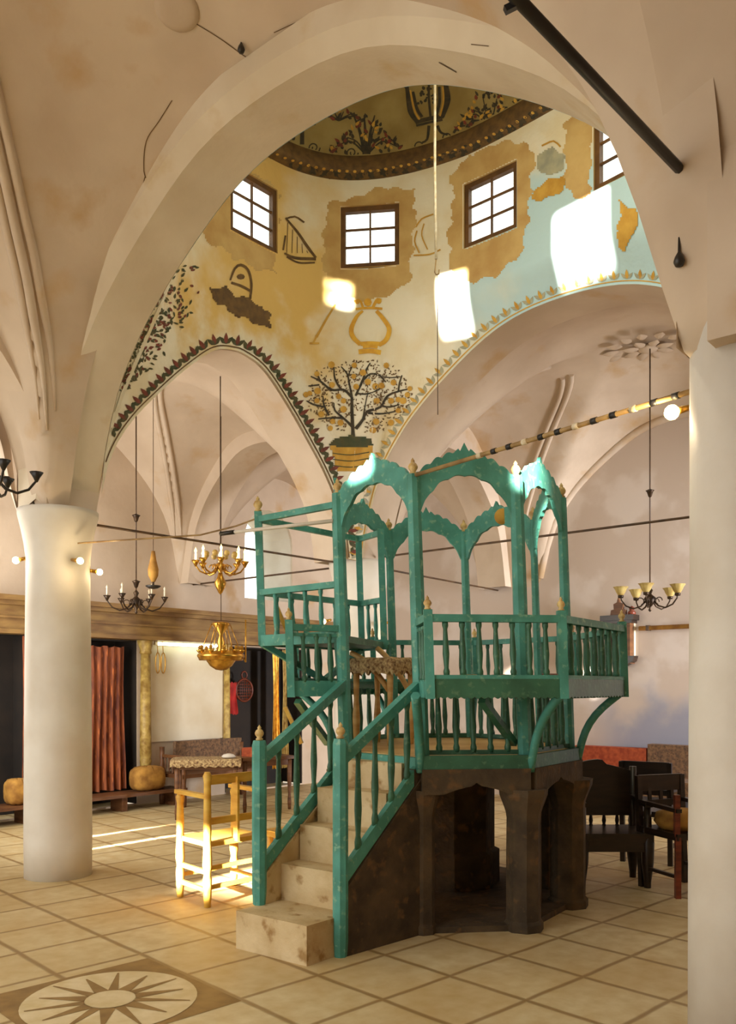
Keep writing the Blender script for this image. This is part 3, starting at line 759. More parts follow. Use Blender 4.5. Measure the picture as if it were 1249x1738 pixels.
# crown
K.stroke([D(870,60), D(890,200), D(930,270)], [6,9,6], 4); K.stroke([D(1100,50), D(1110,140), D(1080,240)], [8,10,6], 4); K.stroke([D(920,270), D(1000,250), D(1085,235)], 7, 4); K.stroke([D(925,290), D(1000,272), D(1080,255)], 4, 4)
K.stroke([D(905,90), D(930,190), D(960,240)], 5, 4); K.stroke([D(1060,60), D(1062,150), D(1045,230)], 5, 4); K.stroke([D(1000,50), D(1000,130), D(1010,240)], 4, 4); K.stroke([D(860,70), D(900,30), D(1000,20), D(1090,40)], 6, 4)
K2.stroke([D(890,80), D(915,200), D(945,255)], 3, 4); K2.stroke([D(1082,60), D(1085,150), D(1065,235)], 3, 4)
for k in range(26): K.blob(D(980+rnd.uniform(-50,60),0)[0], D(0,110+rnd.uniform(-50,60))[1], rnd.uniform(1.5,3))
def shrub(cx_, cy_, w, h, n):
    for k in range(n):
        t = rnd.uniform(-1, 1); hh = h*(1-abs(t)**1.3); x = cx_+t*w; y = cy_-rnd.random()*hh
        (K if rnd.random() < .7 else (K2 if rnd.random() < .5 else K3)).leaf(x, y, rnd.uniform(7, 12), rnd.uniform(4, 6), rnd.uniform(-2.6, -.5))
    for t in (-.8, -.5, -.2, .2, .5, .8): K.stroke([(cx_, cy_), (cx_+t*w*.5, cy_-h*.35), (cx_+t*w, cy_-h*(1-abs(t))*.8-4)], [3, 2.4, 1.6], 5)
shrub(622, 264, 66, 66, 120); shrub(832, 222, 58, 78, 110); shrub(498, 262, 22, 30, 24); shrub(575, 205, 40, 18, 22); shrub(905, 178, 32, 28, 34)
for dx in (-9, 0, 9): K.stroke([(622+dx*.4, 262), (620+dx, 225), (618+dx*2.0, 196)], [6, 5, 2], 4)
for t in range(7): K.stroke([(770+t*24, 226-t*9-(t*t)*.5), (778+t*24, 216-t*9-(t*t)*.5), (790+t*24, 214-t*9-(t*t)*.5)], [4, 5, 2], 4)
K2.blob(*D(630,445), 9, 12); K.blob(*D(630,450), 5, 8)
K.done('painted_crown_and_shrubs', M['pb'], dome); K2.done('painted_dome_flowers', M['pochre'], dome); K3.done('painted_dome_petals', M['pred'], dome)
# ============================================================= THE PRAYER PLATFORM
# its eight posts on the ground plan (world x, y); between the first two is the entrance
PL = [(-.16,6.14),(.35,5.59),(1.03,5.66),(1.47,6.28),(1.42,7.11),(.91,7.66),(.24,7.60),(-.21,6.97)]
PC = Vector((.633, 6.626, 0)); ZDK, ZSEAT0, ZSEAT1, ZRAIL = 1.15, 1.525, 1.645, 2.03
def lean(p):
    p = Vector(p)
    if p.z > ZDK: p.x -= .032*(p.z-ZDK)
    return p
class LB(MB):
    def V(s, p):
        i = MB.V(s, p); s.v[i] = lean(s.v[i]); return i
def pv(i, z=0.0, k=1.0):
    x, y = PL[i % 8]; return Vector((PC.x+(x-PC.x)*k, PC.y+(y-PC.y)*k, z))
plat = thing('prayer_platform', 'turquoise wooden octagonal prayer platform with arched canopy raised on short stone columns', 'platform', (PC.x, PC.y, 0))
Z = Vector((0, 0, 1))
# stone columns under the rim
for i in range(8):
    r = (.12,.08,.115,.13,.12,.11,.1,.1)[i]
    c = pv(i, 0, .985 if i != 1 else .99); mb = MB()
    mb.lathe(c, [(r*1.15, 0), (r*1.15, .05), (r*1.0, .07), (r, .5), (r*.98, .74)], 8, smooth=False)
    col = build('stone_column', mb, M['stone'], plat)
    mb = MB(); mb.lathe(c, [(r*.98, .735), (r*1.02, .77), (r*1.1, .80), (r*1.38, .885), (r*1.42, .93)], 8, smooth=False)
    build('capital', mb, M['stone'], col)
for dx, dy, r in ((.52, -.42, .10), (.75, .1, .13)):
    mb = MB(); mb.lathe(Vector((PC.x+dx, PC.y+dy, 0)), [(r,0),(r*.95,.9)], 8, smooth=False); build('inner_pillar', mb, M['stone'], plat)
mb = MB(); mb.lathe(Vector((PC.x+.02, PC.y+.28, 0)), [(.40,0),(.40,.3),(.36,.32),(.36,.9)], 8, smooth=False); build('core_pillar', mb, M['stone'], plat)
# rim with little arches between the capitals
mb = MB()
for i in range(8):
    a, b = pv(i, 0, 1.04), pv(i+1, 0, 1.04); d = b-a; n = 20; pts = [a+Z*1.068, b+Z*1.068]
    for k in range(n+1):
        t = 1-k/n; e = abs(t-.5)*2
        zz = .905 if e > .62 else .905+.055*(1-(e/.62)**1.6)+(.02 if e < .08 else 0)
        pts.append(a+d*t+Z*zz)
    mb.poly(pts, .12, d.cross(Z))
build('stone_rim', mb, M['stone'], plat)
mb = MB(); mb.poly([pv(i, 1.115, 1.0) for i in range(8)], .06, Z); build('deck', mb, M['woodl'], plat)
mb = MB(); mb.poly([pv(i, .02, 1.03) for i in range(8)], .04, Z); build('shade_slab', mb, M['stone'], plat)  # thin dark slab added to darken the shaded floor under the deck
mb = MB()
for i in range(8):
    if i == 0: continue
    a, b = pv(i, 1.11, 1.07), pv(i+1, 1.11, 1.07); mb.bar(a, b, .035, .09)
build('rim_board', mb, M['greend'], plat)
mb = MB(); mb.bar(pv(0, 1.1, 1.05), pv(1, 1.1, 1.05), .05, .08); build('threshold', mb, M['green'], plat)
# posts with turned finials
def finial(mb, p, s=1.0):
    mb.lathe(p, [(.026*s, 0), (.03*s, .012*s), (.018*s, .022*s), (.034*s, .045*s), (.036*s, .06*s), (.026*s, .08*s), (.012*s, .09*s), (.016*s, .1*s), (.0, .125*s)], 10)
for i in range(8):
    ztop = 2.975; w = .078 if i in (0, 1, 2) else (.06 if i in (3, 5, 6) else .05)
    mb = LB(); b = pv(i, ZDK); d = (b-PC).normalized(); ang = math.atan2(d.y, d.x)
    q = Matrix.Rotation(ang, 3, 'Z')
    mb.lathe(b, [(w*.62, 0), (w*.62, 1.0), (w*.56, ztop-ZDK)], 8, axis=q, smooth=False)
    po = build('canopy_post', mb, M['green'], plat)
    mb = LB(); finial(mb, b+Z*(ztop-ZDK), .9); build('finial', mb, M['goldp'], po)
# fretted arch boards between the posts
def arch_board(i):
    a, b = pv(i), pv(i+1); d = b-a; n = 64
    def bot(t):
        e = abs(t-.5)*2
        legs = interp(e, [(0, 2.985), (.3, 2.965), (.5, 2.925), (.66, 2.87), (.8, 2.80), (.88, 2.74), (.94, 2.70)])
        return legs+.016*abs(math.sin(e*PI*3.2))-.012*(e < .9)
    def top(t):
        e = abs(t-.5)*2
        base = interp(e, [(0, 3.19), (.08, 3.135), (.35, 3.10), (.55, 3.07), (.7, 3.035), (.85, 3.0), (1, 2.965)])
        return base+.02*abs(math.sin(e*PI*4.5))*(1 if e > .1 else 0)
    pts = [a+d*.03+Z*2.66]
    for k in range(n+1):
        t = .03+.94*k/n; pts.append(a+d*t+Z*(bot(t) if .03 < t < .97 else 2.66))
    pts = pts[1:]
    for k in range(n, -1, -1):
        t = .03+.94*k/n; pts.append(a+d*t+Z*top(t))
    mb = LB(); mb.poly(pts, .028, d.cross(Z)); return build('arch_board', mb, M['green'], plat)
for i in range(8): arch_board(i)
dq = at(853, 878, 7.36); nd = Vector((dq.x, dq.y, 0)).normalized()
mb = MB(); mb.lathe(dq-nd*.05, [(0,0),(.066,0),(.07,.012),(.066,.024),(0,.024)], 24, axis=nd.to_track_quat('Z', 'Y').to_matrix()); build('ochre_disc', mb, M['pochre'], plat)['label'] = 'round ochre disc on the far canopy board'
# bench ring standing out beyond the posts, open at the entrance
K1 = 1.436
OUT = [pv(i, 0, K1) for i in range(8)]
endR = Vector((.385, 5.155, 0)); endL = Vector((-.52, 5.95, 0))
segs = [(endR, OUT[2], pv(1), pv(2)), (OUT[2], OUT[3], pv(2), pv(3)), (OUT[3], OUT[4], pv(3), pv(4)), (OUT[4], OUT[5], pv(4), pv(5)), (OUT[5], OUT[6], pv(5), pv(6)), (OUT[6], OUT[7], pv(6), pv(7)), (OUT[7], endL, pv(7), pv(0))]
def turned_bal(mb, p, z0, z1, r=.018):
    h = z1-z0; mb.lathe(p+Z*z0, [(r, 0), (r*1.1, h*.08), (r*.75, h*.14), (r*1.15, h*.4), (r*.8, h*.75), (r*.7, h*.86), (r*1.05, h*.92), (r, h)], 8)
nb = [7, 7, 6, 6, 6, 6, 6]
for k, (a, b, c, d) in enumerate(segs):
    mb = LB(); mb.poly([a+Z*1.6, b+Z*1.6, d+Z*1.6, c+Z*1.6], .04, Z); seat = build('bench_seat', mb, M['greend'], plat)
    # apron with a scalloped lower edge
    n = 40; dd = b-a; pts = [a+Z*ZSEAT1, b+Z*ZSEAT1]+[a+dd*(1-j/n)+Z*(ZSEAT0+(.012 if j % 2 else 0)) for j in range(n+1)]
    mb = LB(); mb.poly(pts, .03, dd.cross(Z)); build('apron', mb, M['greend'], seat)
    mb = LB(); mb.bar(a+Z*(ZRAIL-.02), b+Z*(ZRAIL-.02), .05, .045); mb.bar(a+Z*(ZSEAT1+.012), b+Z*(ZSEAT1+.012), .035, .024); rail = build('bench_railing', mb, M['green'], plat)
    for j in range(nb[k]):
        mb = LB(); turned_bal(mb, a+dd*((j+1)/(nb[k]+1)), ZSEAT1+.02, ZRAIL-.04); build('baluster', mb, M['greend'], rail)
    # low railing between deck and bench along the posts
    dd2 = d-c; mb = LB()
    mb.bar(c+Z*(ZDK+.02), d+Z*(ZDK+.02), .03, .03); low = build('kick_railing', mb, M['greend'], plat)
    for j in range(5):
        mb = LB(); turned_bal(mb, c+dd2*((j+1)/6), ZDK+.02, 1.585, .02); build('baluster', mb, M['greend'], low)
for p in (endR, OUT[2], OUT[3], OUT[4], OUT[5], OUT[6], OUT[7], endL):
    mb = LB(); mb.box(p+Z*(ZSEAT0+ZRAIL+.03)/2, (.052, .052, ZRAIL+.03-ZSEAT0)); po = build('bench_post', mb, M['green'], plat)
    mb = LB(); finial(mb, p+Z*(ZRAIL+.03), .7); build('finial', mb, M['goldp'], po)
# short returns from the bench ends to the entrance posts
for a, b, n in ((endR, pv(1), 3), (endL, pv(0), 3)):
    mb = LB(); mb.bar(a+Z*(ZRAIL-.02), b+Z*(ZRAIL-.02), .05, .045); r = build('end_panel', mb, M['green'], plat)
    mb = LB(); mb.bar(a+Z*1.96, b+Z*1.96, .03, .02); build('end_rail', mb, M['green'], r)
    mb = LB(); mb.bar(a+Z*1.585, b+Z*1.585, .032, .11); build('end_board', mb, M['green'], r)
    for j in range(n):
        mb = LB(); turned_bal(mb, a+(b-a)*((j+1)/(n+1)), 1.63, 1.97); build('baluster', mb, M['greend'], r)
# curved brackets from the rim to the bench
for i in range(1, 8):
    a = pv(i, 1.05, 1.06); b = pv(i, ZSEAT0+.02, 1.40); 
    if i == 1: b = Vector((.30, 5.22, ZSEAT0+.02))
    pts = []
    for k in range(9):
        t = k/8; p = a.lerp(b, t); p += (b-a).normalized().cross((b-a).cross(Z)).normalized()*(-.07*math.sin(PI*t)); pts.append(p)
    mb = LB(); mb.tube(pts, [.03]*9, 6); build('bracket', mb, M['green'], plat)
for (a, b) in ((at(818, 1188, 5.35), at(872, 1262, 5.7)), (at(505, 1190, 5.98), at(557, 1262, 6.3))):
    mb = MB(); mb.bar(a, b, .05, .04); build('brace', mb, M['greend'], plat)
# ------------------------------------------------------------- stairs
st = thing('stone_staircase', 'worn stone staircase with turquoise balustrades rising to the platform entrance', 'staircase', (-.4, 5.3, 0))
S0L, S0R = Vector((-.80, 5.25, 0)), Vector((-.36, 4.92, 0)); ac = (S0R-S0L).normalized(); up = Vector((-ac.y, ac.x, 0))
front = (S0L+S0R)/2
E_L, E_R = pv(0), pv(1); Lr = (((E_L+E_R)/2-front).dot(up))
dirn = ((E_L+E_R)/2-front); dirn.z = 0
for k in range(5):
    z1 = .23*(k+1); t0 = (0, .36, .53, .69, .84)[k]
    c0 = front+dirn*t0; c1 = front+dirn*.985; hw_ = .285 if k else .285
    if k == 0: c1 = front+dirn*.9
    pts = [c0-ac*hw_, c0+ac*hw_, c1+ac*hw_, c1-ac*hw_]
    mb = MB(); zb = 0 if k == 0 else .23*k-.02
    if k == 4: z1 = 1.1
    mb.poly([p+Z*((z1+zb)/2) for p in pts], z1-zb, Z); 
    build('step', mb, M['step'], st)
# side walls under the strings
NR, NL = Vector((-.165, 5.10, 0)), Vector((-.685, 5.41, 0))
for lo, hi, z0, z1, m in ((NR, pv(1), .38, 1.06, 'stone'), (NL, pv(0), .40, 1.06, 'step')):
    d = hi-lo; mb = MB(); mb.poly([lo+Z*0, hi+Z*0, hi+Z*(z1-.02), lo+Z*z0], .06, d.cross(Z)); build('side_wall', mb, M[m], st)
for lo, hi, zbase, ztop in ((NR, pv(1), 0.0, 1.29), (NL, pv(0), .23, 1.26)):
    mb = MB(); d = hi-lo; q = Matrix.Rotation(math.atan2(d.y, d.x), 3, 'Z')
    mb.lathe(lo+Z*zbase, [(.04, 0), (.046, .1), (.046, ztop-zbase-.03), (.038, ztop-zbase)], 8, axis=q, smooth=False); nw = build('newel_post', mb, M['green'], st)
    mb = MB(); finial(mb, lo+Z*ztop, .8); build('finial', mb, M['goldp'], nw)
    za, zb_ = ztop-.13, 1.63
    mb = MB(); mb.bar(lo+Z*za, hi+Z*zb_, .055, .06); hr = build('handrail', mb, M['green'], st)
    la, lb = .45, 1.10
    mb = MB(); mb.bar(lo+Z*la, hi+Z*lb, .04, .075); build('string_board', mb, M['green'], st)
    for j in range(4):
        t = (j+1)/5; p = lo+d*t; mb = MB(); turned_bal(mb, p, la+(lb-la)*t+.03, za+(zb_-za)*t-.02, .02); build('baluster', mb, M['greend'], hr)
# ------------------------------------------------------------- raised seat on the left side of the platform
A1, A2, A3, A4 = Vector((-.80,6.70,0)), Vector((-.03,7.60,0)), Vector((.16,7.28,0)), Vector((-.19,6.17,0))
bo = thing('raised_booth', 'small turquoise railed booth standing high on the left side of the prayer platform', 'booth', (A1+A2+A3+A4)/4+Z*1.9)
cs = [A1, A2, A3, A4]
mb = LB(); mb.poly([p+Z*1.95 for p in cs], .05, Z); build('booth_floor', mb, M['greend'], bo)
for a, b in ((A1, A2), (A4, A1), (A2, A3)):
    mb = LB(); mb.bar(a+Z*1.955, b+Z*1.955, .05, .085); build('booth_beam', mb, M['green'], bo)
    mb = LB(); mb.bar(a+Z*2.33, b+Z*2.33, .05, .045); rl = build('booth_railing', mb, M['green'], bo)
    n = max(2, int((b-a).length/.19))
    for j in range(n):
        mb = LB(); turned_bal(mb, a+(b-a)*((j+1)/(n+1)), 1.98, 2.31, .017); build('baluster', mb, M['green'], rl)
    mb = LB(); mb.bar(a+Z*2.90, b+Z*2.90, .035, .045); build('top_rail', mb, M['green'], bo)
for p, zt in ((A1, 2.96), (A2, 2.93), (A3, 2.93)):
    mb = LB(); mb.box(p+Z*(1.92+zt)/2, (.055, .055, zt-1.92)); po = build('booth_post', mb, M['green'], bo)
    if p is A1:
        mb = LB(); finial(mb, p+Z*zt, 1.0); build('finial', mb, M['goldp'], po)
for a, b in ((A1+Z*1.93, pv(7, 1.62, 1.1)), (A2+Z*1.93, pv(7, 1.62, 1.2)), (A4+Z*1.93, pv(0, 1.2, 1.0))):
    mb = LB(); mb.bar(a, b, .045); build('booth_strut', mb, M['green'], bo)
for a, b in ((at(596, 1108, 6.9), at(660, 1172, 6.7)), (at(640, 1100, 7.1), at(700, 1185, 6.9))):
    pts = [a.lerp(b, t/8)+Z*(.05*math.sin(PI*t/8)) for t in range(9)]
    mb = MB(); mb.tube(pts, .022, 6); build('ladder_side', mb, M['woodl'], bo)
for a, b in ((at(470, 1030, 6.95), at(496, 1092, 6.95)), (at(484, 1200, 6.9), at(512, 1262, 6.9))):
    mb = MB(); mb.bar(a, b, .07, .03); build('support_board', mb, M['woody'], bo)
# reading table with a fringed cover on the deck
rt = thing('reading_table', 'pale wooden reading table under a fringed cloth inside the platform', 'table', (.12, 6.75, ZDK))
mb = MB(); mb.box((.12, 6.75, 1.79), (.46, .36, .04), Matrix.Rotation(-.7, 3, 'Z')); build('table_top', mb, M['woodl'], rt)
for sx in (-.17, .17):
    for sy in (-.13, .13):
        p = Matrix.Rotation(-.7, 3, 'Z') @ Vector((sx, sy, 0)); mb = MB(); mb.lathe((.12+p.x, 6.75+p.y, ZDK), [(.022,0),(.03,.2),(.02,.35),(.028,.62)], 8); build('leg', mb, M['woodl'], rt)
mb = MB(); q = Matrix.Rotation(-.7, 3, 'Z'); n = 22
def tcp(u, v_):
    x, y = u*.30, v_*.25; ov = max(abs(x)-.23, 0)+max(abs(y)-.18, 0)
    z = 1.82+.008*math.sin(u*9)*math.cos(v_*7)-ov*1.7-(.02*math.sin(u*31+v_*17) if ov > .03 else 0); p = q @ Vector((max(-.245, min(.245, x)), max(-.195, min(.195, y)), 0)); return (.12+p.x, 6.75+p.y, z)
mb.grid([[tcp(-1+2*i/n, -1+2*j/n) for i in range(n+1)] for j in range(n+1)])
tag(build('table_cover', mb, M['fringe'], origin=(.12, 6.75, 1.8)), 'speckled fringed cloth draped over the reading table', 'tablecloth')
# cushions lying on the far benches
for k, (px, py, Y, m, lab) in enumerate(((795, 1150, 7.7, 'ochrecl', 'yellow cushion on the far bench of the platform behind the leftmost open bay'), (850, 1152, 7.7, 'redwood', 'brown cushion on the far bench just left of the front corner post'), (930, 1150, 7.2, 'redwood', 'brown cushion on the platform bench between the two right-hand posts'))):
    p = at(px, py, Y); p.z = 1.632
    mb = MB(); mb.lathe(p, [(0, 0), (.13, .005), (.16, .03), (.14, .06), (.07, .075), (0, .078)], 14)
    tag(build('bench_cushion', mb, M[m], origin=p), lab, 'cushion')
# ============================================================= THE ARK WALL AND WHAT STANDS ALONG IT
def bv_of(name):
    me = bpy.data.objects[name].data; return BVHTree.FromPolygons([v.co.copy() for v in me.vertices], [tuple(p.vertices) for p in me.polygons])
mb = MB()
hbox(mb, AWX, AWX+.20, -5.8, 4.95, 2.27, 2.55); hbox(mb, AWX, AWX+.30, -5.8, 4.95, 2.55, 2.60); hbox(mb, AWX, AWX+.36, -5.8, 4.95, 2.60, 2.66); hbox(mb, AWX, AWX+.25, -5.8, 4.95, 2.22, 2.27)
hbox(mb, AWX, AWX+.23, -5.8, 4.95, 2.40, 2.425)
struct('trim_2', mb, M['ochrebrown'])
mb = MB(); hbox(mb, AWX, AWX+.04, 1.2, 2.5, .84, 2.22); struct('wall_panel', mb, M['parch'])
def halfcol(y, z0, z1, r, lab):
    t = thing('gilded_column', lab, 'column', hw(AWX+.1, y, z0)); b = hw(AWX+.08, y, 0); h = z1-z0
    mb = MB(); mb.lathe(b, [(r*.8, z0+.12), (r*.95, z0+.3), (r*.85, z0+.34), (r*.95, z0+.36), (r*.78, z1-.2)], 12); build('shaft', mb, M['gold'], t)
    mb = MB(); mb.lathe(b, [(r*.75, z1-.21), (r*1.0, z1-.19), (r*.9, z1-.15), (r*1.3, z1-.05), (r*1.4, z1)], 12); build('capital', mb, M['gold'], t)
    mb = MB(); mb.lathe(b, [(r*1.3, z0), (r*1.3, z0+.05), (r*1.0, z0+.07), (r*1.1, z0+.1), (r*.8, z0+.125)], 12); build('base', mb, M['gold'], t)
halfcol(1.10, .30, 2.24, .085, 'gilded carved half column between the red curtain and the pale panel')
halfcol(2.53, .30, 2.24, .055, 'thin gilded half column between the pale panel and the dark curtained niche')
t = thing('tube_lamp', 'lit fluorescent tube lamp mounted under the cornice above the pale panel', 'lamp', hw(AWX+.1, 1.83, 2.36))
mb = MB(); hbox(mb, AWX+.04, AWX+.09, 1.25, 2.42, 2.17, 2.215); build('housing', mb, M['parch'], t)
mb = MB(); mb.tube([hw(AWX+.115, 1.28, 2.18), hw(AWX+.115, 2.39, 2.18)], .019, 10); build('tube', mb, M['tube'], t)
mb = MB(); 
# chains in loops
for k, y in enumerate((1.27, 1.36)):
    mb = MB(); pts = [hw(AWX+.12, y+.035*math.cos(a), 1.92+.14*math.sin(a)) for a in [2*PI*j/24 for j in range(24)]]; mb.tube(pts, .008, 6, closed=True)
    mb.tube([hw(AWX+.12, y, 2.06), hw(AWX+.1, y, 2.22)], .006, 6)
    tag(build('hanging_chain', mb, M['brass'], origin=hw(AWX+.12, y, 1.9)), ('looped brass chain hanging beside the gilded column, nearer the column', 'looped brass chain hanging beside the gilded column, farther from the column')[k], 'chain')
def curtain(name, y0, y1, z0, z1, amp, waves, m, lab, x=AWX+.02, taper=0.0, cat='curtain'):
    mb = MB(); n, q = 60, 24; P = []
    for j in range(q+1):
        v_ = j/q; row = []
        for i in range(n+1):
            u = i/n; w_ = 1-taper*math.sin(PI*min(1, v_*1.1))*.5; y = y0+(y1-y0)*(.0+u*w_)
            row.append(hw(x+amp*math.sin(u*waves*2*PI+v_*.9)*(.5+.5*v_)+.02*math.sin(v_*5+u*3), y, z1+(z0-z1)*v_+.01*math.sin(u*20)))
        P.append(row)
    mb.grid(P); return tag(build(name, mb, m, origin=hw(x, (y0+y1)/2, z0)), lab, cat)
curtain('ark_curtain', .30, .80, .24, 2.12, .045, 5, M['redcurtain'], 'orange-red gathered curtain hanging beside the white round column')
curtain('ark_curtain', -.62, -.5, .1, 2.2, .02, 2, M['redcurtain'], 'narrow strip of red-brown curtain in the dark niche left of the white column')
curtain('ark_curtain', 2.64, 2.82, 1.18, 1.66, .015, 2, M['red'], 'short red velvet hanging beside the round emblem', x=AWX-.03)
curtain('ark_curtain', 3.55, 3.70, .3, 2.18, .02, 3, M['brass'], 'narrow gold curtain at the edge of the dark niche, left one of the gold pair', x=AWX-.02)
curtain('ark_curtain', 3.76, 3.88, .3, 2.18, .02, 3, M['gold'], 'narrow gold curtain at the edge of the dark niche, right one of the gold pair', x=AWX-.02)
# round openwork emblem
t = thing('ark_emblem', 'round red-brown openwork emblem hanging in the dark niche under the brass chandelier', 'emblem', hw(AWX-.2, 3.12, 1.4)); c = Vector((AWX-.2, 3.12, 1.54))
def ringpts(r, n=28, dz=0): return [hw(c.x, c.y+r*math.cos(2*PI*k/n), c.z+dz+r*math.sin(2*PI*k/n)) for k in range(n)]
mb = MB(); mb.tube(ringpts(.17), .018, 6, closed=True); build('ring', mb, M['redwood'], t)
mb = MB(); 
for k in range(-3, 4):
    o_ = k*.045; l = math.sqrt(max(.001, .165**2-o_**2)); mb.tube([hw(c.x, c.y+o_-0, c.z-l), hw(c.x, c.y+o_, c.z+l)], .007, 5); mb.tube([hw(c.x, c.y-l, c.z+o_), hw(c.x, c.y+l, c.z+o_)], .007, 5)
build('lattice', mb, M['redwood'], t)
mb = MB(); mb.tube(ringpts(.055, 16, .235), .014, 6, closed=True); build('hanging_loop', mb, M['redwood'], t)
# long low footbench
t = thing('footbench', 'long low plank bench running along the ark wall behind the white column', 'bench', hw(-5.65, -.3, 0))
mb = MB(); hbox(mb, -5.86, -5.48, -2.4, 1.5, .185, .225); build('seat', mb, M['wood'], t)
for y in (-2.2, -1.2, -.75, .55, 1.35):
    mb = MB(); hbox(mb, -5.8, -5.54, y-.04, y+.04, 0, .186); build('leg', mb, M['wood'], t)
def sack(name, y, x, z, sx, sy, sz, m, lab):
    mb = MB(); n = 20; P = []
    for j in range(11):
        a = PI*j/10; row = []
        for i in range(n+1):
            b_ = 2*PI*i/n; se = lambda v_, p: math.copysign(abs(v_)**p, v_)
            row.append(hw(x+sx*se(math.sin(a), .5)*se(math.cos(b_), .6), y+sy*se(math.sin(a), .5)*se(math.sin(b_), .6), z+sz-sz*se(math.cos(a), .6)+.008*math.sin(i*2.1+j)))
        P.append(row)
    mb.grid(P); return tag(build(name, mb, m, origin=hw(x, y, z)), lab, 'cushion')
sack('bolster', .98, -5.66, .226, .15, .24, .16, M['ochrecl'], 'ochre bolster lying on the low bench below the gilded column')
sack('bolster', -.82, -5.66, .226, .14, .14, .15, M['ochrecl'], 'brown bolster on the low bench left of the white column')
# settle with turned railing, table with fringed cover
t = thing('wooden_settle', 'dark wooden settle with turned railing and rug-covered back below the pale panel', 'settle', hw(-5.5, 2.0, 0))
for x in (-5.75, -5.28):
    for y in (1.28, 2.7):
        mb = MB(); mb.lathe(hw(x, y, 0), [(.035,0),(.04,.1),(.03,.3),(.04,.42),(.03,.6),(.036,.78 if x < -5.5 else .66)], 8); build('leg', mb, M['wood'], t)
mb = MB(); hbox(mb, -5.8, -5.25, 1.24, 2.74, .38, .43); build('seat', mb, M['wood'], t)
mb = MB(); hbox(mb, -5.8, -5.74, 1.5, 2.7, .44, .84); build('backrest', mb, M['rug'], t)
for y, xs in ((1.28, (-5.75, -5.28)), (2.7, (-5.75, -5.28))):
    mb = MB(); mb.bar(hw(xs[0], y, .66), hw(xs[1], y, .66), .04); r = build('arm_rail', mb, M['wood'], t)
    for j in range(5):
        mb = MB(); turned_bal(mb, hw(xs[0]+(xs[1]-xs[0])*(j+1)/6, y, 0), .43, .64, .013); build('baluster', mb, M['wood'], r)
def table(name, p, q, dep, zt, lab, m, covered=None):
    a, b = Vector(p), Vector(q); d = (b-a).normalized(); n = Vector((-d.y, d.x, 0)); t = thing(name, lab, 'table', (a+b)/2+n*dep/2)
    c = (a+b)/2+n*dep/2; q3 = Matrix((d, n, Z)).transposed()
    mb = MB(); mb.box(c+Z*(zt-.02), ((b-a).length, dep, .04), q3); build('table_top', mb, m, t)
    mb = MB(); mb.box(c+Z*(zt-.08), ((b-a).length-.1, dep-.08, .08), q3); build('apron', mb, m, t)
    for s in (.05, (b-a).length-.05):
        for e in (.05, dep-.05):
            mb = MB(); mb.lathe(a+d*s+n*e, [(.02,0),(.026,.1),(.018,.2),(.03,zt*.6),(.03,zt-.05)], 8); build('leg', mb, m, t)
    if covered:
        mb = MB(); L, N = (b-a).length/2+.02, dep/2+.02; nn = 26; P = []
        for i in range(nn+1):
            row = []
            for j in range(nn+1):
                u, v_ = (-1+2*i/nn)*(L+.09), (-1+2*j/nn)*(N+.09); ov = max(abs(u)-L, 0)+max(abs(v_)-N, 0)
                row.append(c+d*max(-L-.005, min(L+.005, u))+n*max(-N-.005, min(N+.005, v_))+Z*(zt+.006-ov*1.0+(.012*math.sin(i*2.3+j*1.7) if ov else .002*math.sin(i*1.3))))
            P.append(row)
        mb.grid(P); tag(build('table_cover', mb, M['fringe'], origin=c+Z*zt), covered, 'tablecloth')
    return t
table('low_table', at(292, 1290, 10.25)*Vector((1,1,0)), at(405, 1290, 10.35)*Vector((1,1,0)), .45, .72, 'wooden table under a fringed straw-coloured cover in front of the settle', M['wood'], 'shaggy straw-coloured cover with fringe on the table in front of the settle')
p = at(388, 1283, 10.45); p.z = .735; mb = MB(); mb.lathe(p, [(0,0),(.07,.0),(.09,.015),(.06,.04),(.02,.05),(0,.05)], 12); tag(build('folded_cloth', mb, M['white'], origin=p), 'crumpled white cloth lying on the fringed table cover', 'cloth')
table('side_table', at(412, 1290, 10.8)*Vector((1,1,0)), at(500, 1290, 11.2)*Vector((1,1,0)), .4, .70, 'plain brown table behind the turquoise stair newel, right of the fringed table', M['wood'])
p = at(432, 1285, 11.1); p.z = .70; mb = MB(); mb.box(p+Z*.05, (.26, .2, .10), Matrix.Rotation(-.6, 3, 'Z')); mb.box(p+Z*.105, (.24, .18, .012), Matrix.Rotation(-.6, 3, 'Z')); tag(build('wooden_chest', mb, M['orange'], origin=p), 'small orange-brown chest standing on the plain brown table', 'chest')
# yellow armchair in the sun
ch = thing('wooden_armchair', 'yellow wooden armchair standing in a patch of sun left of the stairs', 'chair', (-1.13, 6.55, 0))
NB, NF = Vector((-1.165, 6.23, 0)), Vector((-1.43, 6.54, 0)); W_ = Vector((.35, .38, 0)); FB, FF = NB+W_, NF+W_
for p, zt in ((NB, .98), (FB, .98), (NF, .79), (FF, .79)):
    mb = MB(); mb.lathe(p, [(.024,0),(.03,.08),(.034,.2),(.026,.24),(.036,.30),(.03,.44),(.028,.5),(.03,.56),(.026,zt-.08),(.034,zt-.03),(.02,zt)], 10); build('leg', mb, M['woody'], ch)
mb = MB(); mb.poly([p+Z*.45 for p in (NB, FB, FF, NF)], .035, Z); build('seat', mb, M['woody'], ch)
for z_, h_ in ((.92, .07), (.62, .05)):
    mb = MB(); mb.bar(NB+Z*z_, FB+Z*z_, .025, h_); build('back_rail', mb, M['woody'], ch)
mb = MB(); mb.bar((NB+FB)/2+Z*.45, (NB+FB)/2+Z*.93, .07, .02, up=W_); build('back_splat', mb, M['woody'], ch)
